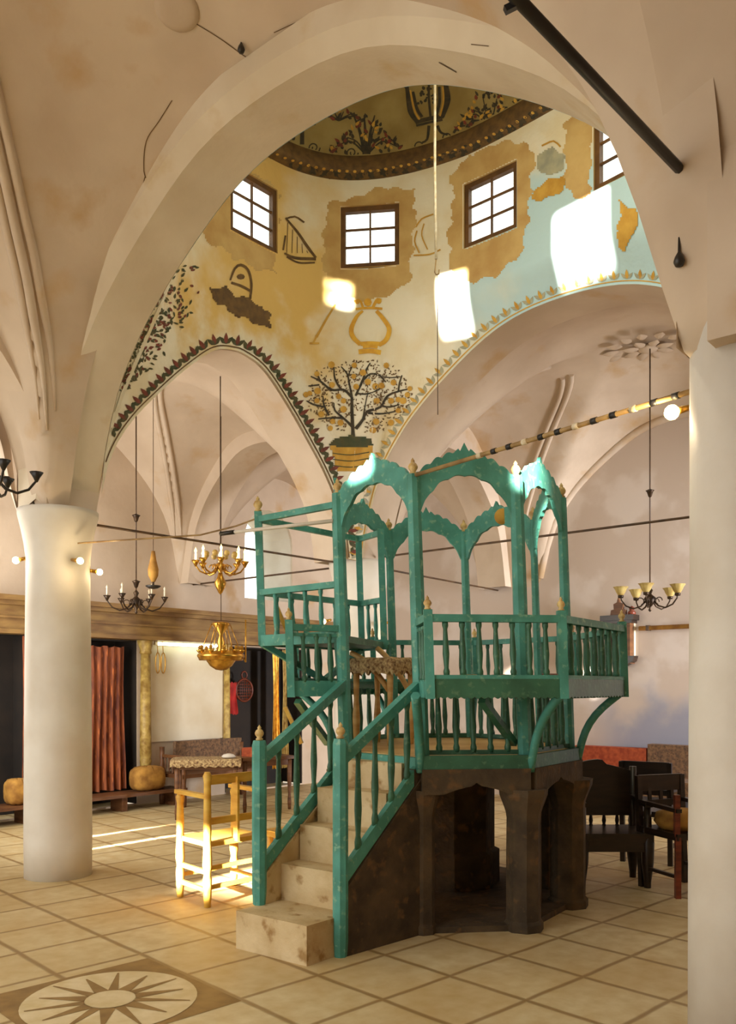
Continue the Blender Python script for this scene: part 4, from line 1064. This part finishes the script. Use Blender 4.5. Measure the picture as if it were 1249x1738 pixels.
for a, b in ((NB, NF), (FB, FF)):
    mb = MB(); mb.bar(a+Z*.80, b+(b-a)*.12+Z*.80, .05, .03); build('arm', mb, M['woody'], ch)
for a, b, z_ in ((NB, NF, .12), (NB, NF, .25), (FB, FF, .12), (NF, FF, .17), (NB, FB, .14), (NB, FB, .28)):
    mb = MB(); mb.bar(a+Z*z_, b+Z*z_, .025, .03); build('stretcher', mb, M['woody'], ch)
sl = thing('wooden_stool', 'low yellow wooden stool just behind the left stair balustrade', 'stool', (-.62, 7.35, 0))
mb = MB(); mb.box((-.62, 7.35, .36), (.46, .34, .05), Matrix.Rotation(.75, 3, 'Z')); build('seat', mb, M['woody'], sl)
for sx in (-.18, .18):
    for sy in (-.12, .12):
        p = Matrix.Rotation(.75, 3, 'Z') @ Vector((sx, sy, 0)); mb = MB(); mb.lathe((-.62+p.x, 7.35+p.y, 0), [(.02,0),(.03,.2),(.024,.34)], 8); build('leg', mb, M['woody'], sl)
# ============================================================= THE REAR WALL AND THE FURNITURE BEFORE IT
t = thing('wall_pipe', 'yellow-brown pipe fixed along the rear wall beside the carved wall case', 'pipe', hw(.2, RWY-.05, 2.36))
mb = MB(); mb.tube([hw(-.62, RWY-.05, 2.36), hw(3.2, RWY-.05, 2.36)], .03, 10); build('tube', mb, M['ochrecl'], t)
for x in (-.5, .6, 1.8):
    mb = MB(); hbox(mb, x-.02, x+.02, RWY-.085, RWY, 2.325, 2.395); build('bracket', mb, M['rod'], t)
t = thing('carved_wall_case', 'dark carved wooden case with crested top hanging on the rear wall beyond the platform', 'case', hw(-.87, RWY-.09, 2.2))
mb = MB(); hbox(mb, -1.04, -.98, RWY-.16, RWY, 1.98, 2.5); build('side', mb, M['blackw'], t)
mb = MB(); hbox(mb, -.78, -.70, RWY-.16, RWY, 1.90, 2.5); build('side', mb, M['wood'], t)
mb = MB(); hbox(mb, -1.1, -.64, RWY-.2, RWY, 2.47, 2.54); hbox(mb, -1.07, -.67, RWY-.18, RWY, 2.43, 2.47); build('cornice', mb, M['blackw'], t)
mb = MB(); pts = []
for a, b in ((-.98,0),(-.97,.07),(-.93,.08),(-.935,.15),(-.89,.17),(-.87,.24),(-.85,.17),(-.80,.15),(-.81,.08),(-.77,.07),(-.76,0)): pts.append(hw(a, RWY-.12, 2.54+b))
mb.poly(pts, .05, VV); build('crest', mb, M['wood'], t)
mb = MB(); mb.lathe(hw(-.7, RWY-.1, 2.54), [(.05,0),(.055,.03),(.03,.06),(.04,.09),(0,.12)], 10); build('finial', mb, M['redwood'], t)
mb = MB(); hbox(mb, -1.05, -.69, RWY-.05, RWY, 2.0, 2.45); build('back_panel', mb, M['parch'], t)
mb = MB(); pts = [hw(-1.04, RWY-.1, 2.0), hw(-.64, RWY-.1, 2.0), hw(-.66, RWY-.1, 1.93), hw(-.8, RWY-.1, 1.86), hw(-.95, RWY-.1, 1.9)]; mb.poly(pts, .14, VV); build('bottom_board', mb, M['blackw'], t)
def couch(x0, x1, zb, m, lab):
    t = thing('couch', lab, 'couch', hw((x0+x1)/2, RWY-.3, 0))
    mb = MB(); hbox(mb, x0, x1, RWY-.22, RWY-.06, .42, zb); build('backrest', mb, m, t)
    mb = MB(); hbox(mb, x0, x1, RWY-.7, RWY-.2, .25, .45); build('seat', mb, m, t)
    for x in (x0+.06, x1-.06):
        mb = MB(); hbox(mb, x-.03, x+.03, RWY-.66, RWY-.6, 0, .26); build('leg', mb, M['blackw'], t)
couch(-1.45, -.46, .80, M['orange'], 'orange-red couch against the rear wall beyond the platform')
couch(-.44, 1.3, .86, M['rug'], 'dark patterned couch against the rear wall next to the orange couch')
p = hw(-.15, RWY-.45, .45); mb = MB(); mb.lathe(p, [(0,0),(.12,.0),(.15,.04),(.1,.09),(0,.1)], 12); tag(build('seat_cushion', mb, M['ochrecl'], origin=p), 'ochre cushion on the dark patterned couch', 'cushion')
# black carved bench
t = thing('carved_bench', 'black carved wooden bench with curved crest standing right of the platform', 'bench', (2.05, 7.4, 0))
bx0, bx1, by0, by1 = 1.66, 2.26, 6.80, 7.26
mb = MB(); mb.box(((bx0+bx1)/2, (by0+by1)/2, .40), (bx1-bx0, by1-by0, .07)); build('seat', mb, M['blackw'], t)
mb = MB(); mb.box(((bx0+bx1)/2, by0+.02, .335), (bx1-bx0-.05, .03, .09)); build('seat_rail', mb, M['blackw'], t)
for x in (bx0+.04, bx1-.04):
    for y, zt in ((by0+.04, .66), (by1-.04, .93)):
        mb = MB(); mb.lathe((x, y, 0), [(.028,0),(.03,.05),(.05,.2),(.055,.36),(.035,.42),(.03,zt)], 10); build('leg', mb, M['blackw'], t)
    mb = MB(); mb.bar((x, by0, .66), (x, by1-.02, .68), .055, .035); build('arm', mb, M['blackw'], t)
pts = [(bx0, .52)]+[(bx0+(bx1-bx0)*k/16, .93+.06*math.sin(PI*k/16)*(1 if k < 9 else .5)-.10*max(0, k/16-.45)) for k in range(17)]+[(bx1, .52)]
mb = MB(); mb.poly([(x, by1-.03, z_) for x, z_ in pts], .045, (0, 1, 0)); build('backrest', mb, M['blackw'], t)
for k in range(5):
    mb = MB(); turned_bal(mb, Vector((bx0+.1+k*.11, by1-.03, 0)), .43, .54, .016); build('back_spindle', mb, M['blackw'], t)
# two dark chairs standing behind the platform columns
def chair(name, c, rot, lab, m, seatm, w=.46, zs=.45, zb=.92, cush=None, post=None):
    q = Matrix.Rotation(rot, 3, 'Z'); c = Vector(c); t = thing(name, lab, 'chair', c)
    P = lambda x, y, z: c+q @ Vector((x, y, z)); h = w/2
    for sx in (-1, 1):
        mb = MB(); mb.bar(P(sx*(h-.02), -h+.02, 0), P(sx*(h-.02), -h+.02, zs), .04); build('leg', mb, post if post and sx < 0 else m, t)
        mb = MB(); mb.bar(P(sx*(h-.02), h-.02, 0), P(sx*(h-.02), h+.03, zb), .042); build('leg', mb, m, t)
        mb = MB(); mb.bar(P(sx*(h-.02), -h, zs+.2), P(sx*(h-.02), h, zs+.22), .045, .03); build('arm', mb, m, t)
        mb = MB(); mb.bar(P(sx*(h-.02), -h+.03, zs), P(sx*(h-.02), -h+.03, zs+.2+(.12 if post and sx < 0 else 0)), .04); build('arm_support', mb, post if post and sx < 0 else m, t)
    mb = MB(); mb.box(P(0, 0, zs), (w, w, .05), q); build('seat', mb, seatm, t)
    mb = MB(); mb.box(P(0, h+.025, zb-.06), (w-.04, .025, .13), q); mb2 = MB(); mb2.box(P(0, h+.01, zs+.2), (w-.06, .02, .05), q); build('back_rail', mb, m, t); build('back_rail', mb2, m, t)
    for k in (-1, 0, 1):
        mb = MB(); mb.bar(P(k*.11, h+.01, zs+.2), P(k*.11, h+.02, zb-.1), .03, .015); build('back_slat', mb, m, t)
    for sx in (-1, 1):
        mb = MB(); mb.bar(P(sx*(h-.02), -h+.02, .16), P(sx*(h-.02), h-.02, .16), .025); build('stretcher', mb, m, t)
    if cush:
        mb = MB(); mb.lathe(P(0, 0, zs+.026), [(0,0),(.17,.0),(.21,.05),(.19,.12),(.1,.15),(0,.155)], 16); tag(build('seat_cushion', mb, M['ochrecl'], origin=P(0, 0, zs+.03)), cush, 'cushion')
    return t
chair('wooden_armchair', (2.46, 6.76, 0), .35, 'red-brown wooden armchair half hidden by the right-hand white column', M['blackw'], M['blackw'], zs=.46, zb=.88, post=M['redwood'], cush='ochre cushion on the red-brown armchair beside the right-hand column')
chair('wooden_armchair', (2.62, 7.95, 0), 2.6, 'dark wooden armchair between the black carved bench and the rear couch', M['blackw'], M['blackw'])
chair('wooden_armchair', (1.80, 8.3, 0), 3.0, 'dark wooden armchair behind the platform columns, close to the orange couch', M['blackw'], M['blackw'])
# ============================================================= HANGING LAMPS, BULBS, RODS AND CORDS
def chandelier(name, lab, p, ztop, R, n, m, cup, kind, a0=0.0, rodr=.008, knobs=()):
    p = Vector(p); t = thing(name, lab, 'chandelier', p)
    mb = MB(); mb.tube([p+Z*.05, Vector((p.x, p.y, ztop))], rodr, 6); rod = build('rod', mb, M['rod'], t)
    for zk in knobs:
        mb = MB(); mb.lathe((p.x, p.y, zk), [(0,-.05),(.02,-.03),(.035,.02),(.05,.035),(.012,.05),(0,.06)], 10); build('rod_knob', mb, m, rod)
    mb = MB(); mb.lathe(p, [(0,-R*.42),(R*.06,-R*.36),(R*.03,-R*.28),(R*.14,-R*.12),(R*.2,.02),(R*.1,R*.15),(R*.05,R*.2),(R*.1,R*.32),(R*.04,R*.4),(0,R*.44)], 12); build('hub', mb, m, t)
    for k in range(n):
        a = a0+2*PI*k/n; d = Vector((math.cos(a), math.sin(a), 0))
        pts = [p+d*(R*r)+Z*(R*z_) for r, z_ in ((.1,0),(.3,-.22),(.55,-.30),(.8,-.2),(.95,.0),(.97,.12))]
        mb = MB(); mb.tube(pts, [.011,.010,.009,.009,.008,.008], 6)
        c2 = p+d*R*.32+Z*(-R*.05); mb.tube([c2+d*R*.12*math.cos(b_)+Z*R*.12*math.sin(b_) for b_ in [2*PI*j/10 for j in range(8)]], .006, 5)
        arm = build('arm', mb, m, t); e = p+d*R*.97+Z*(R*.12)
        if kind == 'tulip':
            mb = MB(); prof = [(.014,0),(.03,.015),(.05,.045),(.066,.085),(.085,.11)]
            P = []
            for r, z_ in prof: P.append([e+Vector((math.cos(2*PI*j/24)*r*(1+.07*math.cos(8*2*PI*j/24)*(z_/.11)), math.sin(2*PI*j/24)*r*(1+.07*math.cos(8*2*PI*j/24)*(z_/.11)), z_)) for j in range(25)])
            mb.grid(P); build('glass_shade', mb, M['glassy'], arm)
            mb = MB(); mb.lathe(e, [(.0,-.02),(.03,-.015),(.034,.01),(.02,.03)], 10); build('shade_holder', mb, m, arm)
        else:
            mb = MB(); mb.lathe(e, [(.008,-.035),(.022,-.005),(.044,.028),(.02,.024)], 10); build('drip_cup', mb, m, arm)
            if kind == 'cup': continue
            mb = MB(); mb.lathe(e, [(.011,.02),(.011,.09),(.008,.1),(.014,.125),(.0,.16)], 8); build('candle_lamp', mb, M[cup], arm)
    return t
def px_on_x(px, py, xh): return HALL @ onhall(px, py, 0, xh)
p = px_on_x(231, 1022, -4.5); p2 = px_on_x(231, 684, -4.5); q = px_on_x(231, 880, -4.5); r = px_on_x(231, 992, -4.5)
chandelier('iron_chandelier', 'black iron chandelier on a long rod hanging above the red curtain and pale panel', p, p2.z+.1, .33, 6, M['bronze'], 'parch', 'candle', .3, knobs=(q.z, r.z))
p = HALL @ onhall(1103, 1018, 1, 3.6); p2 = HALL @ onhall(1103, 592, 1, 3.6); q = HALL @ onhall(1103, 838, 1, 3.6)
chandelier('tulip_chandelier', 'bronze chandelier with scalloped glass shades hanging in front of the rear wall', p, p2.z, .33, 5, M['bronze'], None, 'tulip', .5, knobs=(q.z,))
p = at(-14, 812, 5.4)
chandelier('iron_chandelier', 'black iron chandelier with empty cups at the left edge, above the white round column', p, 5.2, .27, 5, M['black'], None, 'cup', .35)
# brass chandelier with crystal-like lamps
p = at(374, 962, 8.6)
t = chandelier('brass_chandelier', 'gleaming brass chandelier with lit candle lamps hanging below the iron tie rod', p, 4.7, .25, 8, M['brass'], 'candle', 'candle', .2, rodr=.006)
mb = MB(); mb.lathe(p-Z*.28, [(0,0),(.02,.02),(.05,.08),(.06,.12),(.03,.18),(.02,.22)], 12); build('drop_finial', mb, M['brass'], t)
for k in range(8):
    a = 2*PI*k/8+.6; mb = MB(); mb.sphere(p+Vector((math.cos(a)*.15, math.sin(a)*.15, .12)), .03, 8); build('crystal', mb, M['glassy'], t)
# crown-shaped brass chandelier lower down
p = at(375, 1118, 9.4); t = thing('crown_chandelier', 'brass crown-shaped chandelier with a fluted bowl hanging in front of the pale panel', 'chandelier', p)
mb = MB(); mb.lathe(p, [(0,-.13),(.06,-.12),(.12,-.08),(.16,-.02),(.17,.0)], 24); build('bowl', mb, M['brass'], t)
mb = MB(); mb.tube([p+Vector((math.cos(2*PI*k/32)*.23, math.sin(2*PI*k/32)*.23, .03)) for k in range(32)], .028, 8, closed=True); mb.lathe(p+Z*.0, [(.235,-.02),(.25,.02),(.235,.075)], 32); build('hoop', mb, M['brass'], t)
for k in range(10):
    a = 2*PI*k/10; e = p+Vector((math.cos(a)*.23, math.sin(a)*.23, .06)); mb = MB(); mb.lathe(e, [(.014,0),(.034,.02),(.038,.035),(.016,.04),(.02,.07),(.0,.09)], 8); build('lamp_cup', mb, M['brass'], t)
for k in range(6):
    a = 2*PI*k/6+.3; mb = MB(); mb.tube([p+Vector((math.cos(a)*.22, math.sin(a)*.22, .06)), p+Vector((math.cos(a)*.10, math.sin(a)*.10, .38))], .005, 5); build('chain', mb, M['brass'], t)
mb = MB(); mb.lathe(p, [(.03,.0),(.05,.06),(.03,.12),(.045,.18),(.02,.26),(.1,.37),(.1,.39),(0,.41)], 14); build('stem', mb, M['brass'], t)
mb = MB(); mb.tube([p+Z*.4, Vector((p.x, p.y, 4.55))], .005, 6); build('hanging_rod', mb, M['rod'], t)
mb = MB(); pp = at(417, 1124, 9.4); mb.tube([pp+Z*0, at(417, 1052, 9.4)], .009, 6); mb.tube([pp, p+Vector((.23, 0, .03))], .008, 6); build('side_candle', mb, M['brass'], t)
# flame-shaped hanging oil lamp
p = px_on_x(260, 997, -4.0); t = thing('oil_lamp', 'hanging oil lamp with golden flame-shaped glass beside the black iron chandelier', 'lamp', p)
mb = MB(); mb.lathe(p, [(0,-.02),(.05,-.01),(.085,.012),(.08,.02),(0,.02)], 16); build('dish', mb, M['black'], t)
mb = MB(); mb.lathe(p, [(.02,.06),(.055,.13),(.06,.2),(.035,.3),(.02,.4)], 14); build('glass', mb, M['ochrecl'], t)
mb = MB(); mb.tube([p+Z*.02, p+Z*.07], .012, 6); build('stem', mb, M['bronze'], t)
mb = MB(); mb.tube([p+Z*.4, Vector((p.x, p.y, 4.9))], .004, 5); build('chain', mb, M['rod'], t)
# bare bulbs on brackets
def bulb(base, p, lab, r=.036, e=14):
    p = Vector(p); base = Vector(base); t = thing('bulb_bracket', lab, 'bulb', p)
    mb = MB(); mb.sphere(p, r, 14); build('bulb', mb, M['bulb'], t)
    d = (p-base).normalized(); mb = MB(); mb.tube([base, p-d*(r*.9)], [.014, .018], 8); build('lamp_holder', mb, M['brass'], t)
    BULBS.append((p+d*(r+.03), e))
BULBS = []
bulb(at(1176, 690, 4.12), at(1140, 700, 4.12), 'glowing bare bulb on a bracket at the right-hand column')
bulb(at(47, 947, 7.2), at(27, 951, 7.2), 'glowing bare bulb on the left side of the white round column', .03, 8)
bulb(at(122, 950, 7.12), at(136, 952, 6.98), 'glowing bare bulb on the front of the white round column', .028, 8)
bulb(at(150, 968, 7.35), at(169, 971, 7.4), 'glowing bare bulb on the right side of the white round column', .028, 8)
bulb(at(562, 1052, 10.0), at(549, 1055, 9.95), 'glowing bare bulb on the left side of the far white column', .03, 6)
bulb(at(652, 1056, 10.0), at(666, 1058, 9.95), 'glowing bare bulb on the right side of the far white column', .03, 6)
# rods
def rod(name, pts, r, m, lab, cat='rod'):
    mb = MB(); mb.tube(pts, r, 8); return tag(build(name, mb, M[m], origin=pts[0]), lab, cat)
a, b = at(1240, 378, 3.95), at(880, 0, 2.68); rod('tie_rod', [a, a+(b-a)*1.5], .021, 'rodd', 'thick black iron tie rod slanting down to the pier above the right-hand column')
mb = MB(); c = at(884, 4, 2.69); mb.bar(c, c+Vector((-.05, 0, -.025)), .02); tag(build('rod_clamp', mb, M['rodd'], origin=c), 'small black clamp at the top of the thick tie rod', 'clamp')
rod('tie_rod', [hw(-2.8, -1.75, 3.02), hw(-2.8, 1.7, 3.04)], .012, 'rod', 'brown iron tie rod between the white round column and the far column')
rod('tie_rod', [hw(-2.5, 1.97, 3.12), hw(2.6, 1.97, 3.14)], .012, 'rod', 'iron tie rod running from the far column behind the canopy to the right')
rod('tie_rod', [hw(-2.8, 2.25, 3.06), hw(-2.8, 5.1, 3.02)], .012, 'rod', 'iron tie rod from the far column back to the rear wall')
rod('tie_rod', [hw(-3.05, 1.97, 3.06), hw(-5.95, 1.97, 3.06)], .012, 'rod', 'iron tie rod from the far column to the ark wall')
a, b = at(706, 806, 5.55), at(1180, 662, 4.02)
t = thing('bamboo_pole', 'long brown pole bound with cord running from the canopy to the right-hand column', 'pole', a)
mb = MB(); mb.tube([a, b], .014, 8); build('pole', mb, M['bamboo'], t)
for k in range(12):
    c = a.lerp(b, .28+k*.06); d = (b-a).normalized(); mb = MB(); mb.tube([c, c+d*.035], .0175, 8); build('binding', mb, M['rodd' if k % 3 else 'rope'], t)
rod('cord', [at(132, 922, 7.05), at(250, 914, 7.0), at(340, 908, 6.95), at(400, 893, 6.85), at(452, 874, 6.68), at(570, 856, 6.2)], .007, 'bamboo', 'thin golden cord strung from the white column to the booth post', 'cord')
t = thing('white_pole', 'white pole with a black tip reaching left from the booth under the canopy', 'pole', at(380, 905, 6.6))
mb = MB(); mb.tube([at(398, 903, 6.6), at(566, 884, 6.12)], .014, 8); build('pole', mb, M['white'], t)
mb = MB(); mb.tube([at(374, 906, 6.66), at(398, 903, 6.6)], .017, 8); build('tip', mb, M['black'], t)
# rope from the crown of the dome
Yr = 7.0; t = thing('hanging_rope', 'white rope with a hook hanging from the crown of the painted dome', 'rope', at(739, 460, Yr))
mb = MB(); mb.tube([at(738, 60, Yr)+Z*2.0, at(738, 300, Yr), at(740, 440, Yr)], .011, 8); build('rope', mb, M['rope'], t)
mb = MB(); c = at(742, 462, Yr); mb.tube([at(740, 440, Yr), c+Vector((-.02,0,0)), c+Vector((-.01,0,-.02)), c+Vector((.012,0,-.015)), c+Vector((.015,0,.02))], .006, 6); build('hook', mb, M['bamboo'], t)
mb = MB(); mb.tube([c+Vector((0,0,-.02)), at(743, 704, Yr)], .0035, 5); build('wire', mb, M['rod'], t)
# small hooks left in the plaster
def ceilhit(names, px, py, lift=0.0):
    best = None
    for nme in names:
        bv = bv_of(nme); d = (HR3 @ ray(px, py)).normalized(); p, n, i, dist = bv.ray_cast(CAMH, d)
        if p is not None and (best is None or dist < best[0]):
            if n.dot(d) > 0: n = -n
            best = (dist, p+n*lift, n)
    return (HALL @ best[1], HALL.to_3x3() @ best[2]) if best else (None, None)
NV = ['ceiling_near_vault', 'wall_near_arch', 'ceiling_side_vault']
for px, py, lab in ((410, 74, 'small dark hook plug in the ceiling above the near arch'), (1154, 432, 'black teardrop weight hanging on the near arch above the right-hand column')):
    p, n = ceilhit(NV, px, py, .01)
    if p is None: p, n = at(px, py, 3.9), Vector((0, -1, 0))
    mb = MB(); mb.lathe(p-Z*.02, [(0,-.035),(.016,-.03),(.024,-.012),(.018,.008),(.006,.028),(.004,.09)], 10); tag(build('ceiling_hook', mb, M['black'], origin=p), lab, 'hook')
# plaster boss and rosette
p, n = ceilhit(NV, 300, 14, .0)
if p is not None:
    mb = MB(); q = n.to_track_quat('Z', 'Y').to_matrix(); mb.lathe(p, [(.14,-.01),(.135,.012),(.10,.02),(.06,.03),(.03,.025),(0,.03)], 20, axis=q); o = build('ceiling_boss', mb, M['plaster']); o['kind'] = 'structure'
p, n = ceilhit(['ceiling_rear_vault'], 1100, 588, 0)
if p is not None:
    mb = MB()
    for ring, (R1, cnt, L) in enumerate(((.20, 8, .22), (.42, 14, .2))):
        for k in range(cnt):
            a = 2*PI*k/cnt+ring*.2; c = p+Vector((math.cos(a)*R1, math.sin(a)*R1, -.03)); d = Vector((math.cos(a), math.sin(a), 0)); s = Vector((-d.y, d.x, 0))
            row = [[c+d*(L*(u-.5))+s*(.06*math.sin(PI*min(.98, max(.02, u)))*v_)-Z*(.035*(1-v_*v_)*math.sin(PI*u)+.02*u) for v_ in (-1, -.5, 0, .5, 1)] for u in (0, .2, .4, .6, .8, 1)]
            mb.grid(row)
    mb.lathe(p-Z*.02, [(.12,-.0),(.1,-.03),(.05,-.05),(0,-.06)], 16)
    o = build('ceiling_rosette', mb, M['plaster']); o['kind'] = 'structure'
# cracks in the plaster
def cracks(nme, strokes, w=1.6):
    bv = bv_of(nme); P = Paint(bv, .003)
    def near(bv_, px, py, lift=.004):
        d = (HR3 @ ray(px, py)).normalized(); p_, n_, i_, di = bv_.ray_cast(CAMH, d)
        if p_ is None: return None
        if n_.dot(d) > 0: n_ = -n_
        return p_+n_*lift
    P.quadpx_hit = near
    def qp(pts):
        Q = [near(bv, x, y, .003) for x, y in pts]
        if any(v is None for v in Q) or max((Q[i]-Q[0]).length for i in range(1, len(Q))) > .3: return
        P.mb.F([P.mb.V(v) for v in Q])
    P.quadpx = qp
    for s in strokes: P.stroke(s, w, 8)
    P.done('plaster_crack', M['pbrown'], bpy.data.objects[nme])
cracks('ceiling_near_vault', [[(330,38),(375,66),(420,98),(440,105)], [(292,170),(270,205),(248,240),(244,290),(250,305)], [(246,300),(238,330),(228,352)], [(465,55),(510,35),(560,22)], [(303,245),(304,262)]])
cracks('wall_near_arch', [[(1040,0),(1075,40),(1105,85),(1112,102)], [(1100,0),(1125,40),(1136,95)], [(800,75),(830,78)], [(745,105),(775,122)]])
# ============================================================= CAMERA AND LIGHT
cam = bpy.data.cameras.new('camera'); co = bpy.data.objects.new('camera', cam); COL.objects.link(co)
co.location = (0, 0, EYE); co.rotation_euler = (PI/2, 0, 0)
cam.sensor_fit = 'AUTO'; cam.sensor_width = 36.0; cam.lens = 36.0*FPX/1738; cam.shift_y = (HOR-869)/1738.0; cam.shift_x = (624.5-CX)/1738.0
cam.clip_start = .05; scene.camera = co
w = bpy.data.worlds.new('sky'); scene.world = w; w.use_nodes = True
bg = w.node_tree.nodes['Background']; bg.inputs[0].default_value = s2l((240, 238, 232)); bg.inputs[1].default_value = WORLD_S
def area(name, p, target, sx, sy, energy, color=(1, .95, .86), spread=180):
    l = bpy.data.lights.new(name, 'AREA'); l.shape = 'RECTANGLE'; l.size = sx; l.size_y = sy; l.energy = energy; l.color = color; l.spread = math.radians(spread)
    o = bpy.data.objects.new(name, l); COL.objects.link(o); o.location = p
    o.rotation_euler = (Vector(target)-Vector(p)).to_track_quat('-Z', 'Y').to_euler(); return o
def point(name, p, energy, color=(1, .78, .5), r=.04):
    l = bpy.data.lights.new(name, 'POINT'); l.energy = energy; l.color = color; l.shadow_soft_size = r
    o = bpy.data.objects.new(name, l); COL.objects.link(o); o.location = p; return o
vs = scene.view_settings; vs.view_transform = 'Standard'; vs.look = 'None'; vs.gamma = 1.0; vs.use_curve_mapping = False; vs.exposure = EXPO
scene.cycles.use_denoising = True; scene.cycles.max_bounces = 8; scene.cycles.diffuse_bounces = 5; scene.cycles.sample_clamp_indirect = 6
SUNC = (1, .93, .80)
def hitw(px, py):
    p = hit(bv_drum, px, py, 0); return HALL @ p
sund = Vector((.52, .82, -.22)).normalized()
for k, (px, py, sx, sy, e) in enumerate(((768, 512, .30, .52, SUN_E), (985, 395, .52, .52, SUN_E*1.5), (577, 500, .18, .24, SUN_E*.25), (588, 556, .16, .24, SUN_E*.14))):
    t = hitw(px, py)
    area('sun_through_dome_window', t-sund*2.6, t, sx, sy, e, SUNC, 3)
t = Vector((-.98, 6.85, .18)); area('sun_through_doorway', t-sund*6.0, t, .84, .40, SUN_E*2.9, SUNC, 2)
for px, py, e in ((235, 1428, .22), (205, 1412, .16)):
    t = at(px, py, FPX*1.6/(py-HOR)); area('sun_through_shutter', t-Vector((.64,.76,-.12)).normalized()*6.0, t, .04, .10, SUN_E*e, SUNC, 1)
t = at(612, 790, 5.95); area('sun_through_fanlight', t-Vector((.3, .9, -.2)).normalized()*4.4, t, .16, .14, SUN_E*.25, SUNC, 2)
t = at(896, 800, 5.75); area('sun_through_fanlight', t-Vector((.3, .9, -.2)).normalized()*4.4, t, .10, .30, SUN_E*.2, SUNC, 2)
for p, e in BULBS: point("bulb_light", p, e*BULB_K, (1, .76, .46), .03)
point('dome_fill', hw(.9, -.6, 5.9), DOME_E, (1, .88, .66), .25)  # unseen warm fill added to brighten the drum and dome
area('aisle_fill', hw(-4.5, -2.5, 2.4), hw(-4.5, 3.0, 2.8), 1.9, 2.4, AISLE_E, (1, .97, .92))  # added fill for the left aisle; no window stands here
area('rear_wall_fill', hw(6.4, 4.3, 2.2), hw(0, 5.6, 2.0), 1.0, 1.6, SIDE_E, (.98, .97, 1.0), 75)  # added fill to brighten the rear wall; the right wall has no window

GROUPS = {'bulb_bracket': 'bare bulbs on the columns', 'tie_rod': 'iron tie rods', 'ark_curtain': 'curtains in the ark niches', 'couch': 'couches along the rear wall', 'bench_cushion': 'cushions on the platform benches',
          'hanging_chain': 'brass chains beside the gilded column', 'bolster': 'bolsters on the low bench', 'gilded_column': 'gilded half columns framing the pale panel', 'iron_chandelier': 'iron chandeliers', 'ceiling_hook': 'hooks left in the plaster', 'seat_cushion': 'ochre seat cushions'}
for o in list(bpy.data.objects):
    st_ = o.name.split('.')[0]
    if o.parent is None and st_ in GROUPS: o['group'] = GROUPS[st_]
    if '_o' in o: del o['_o']
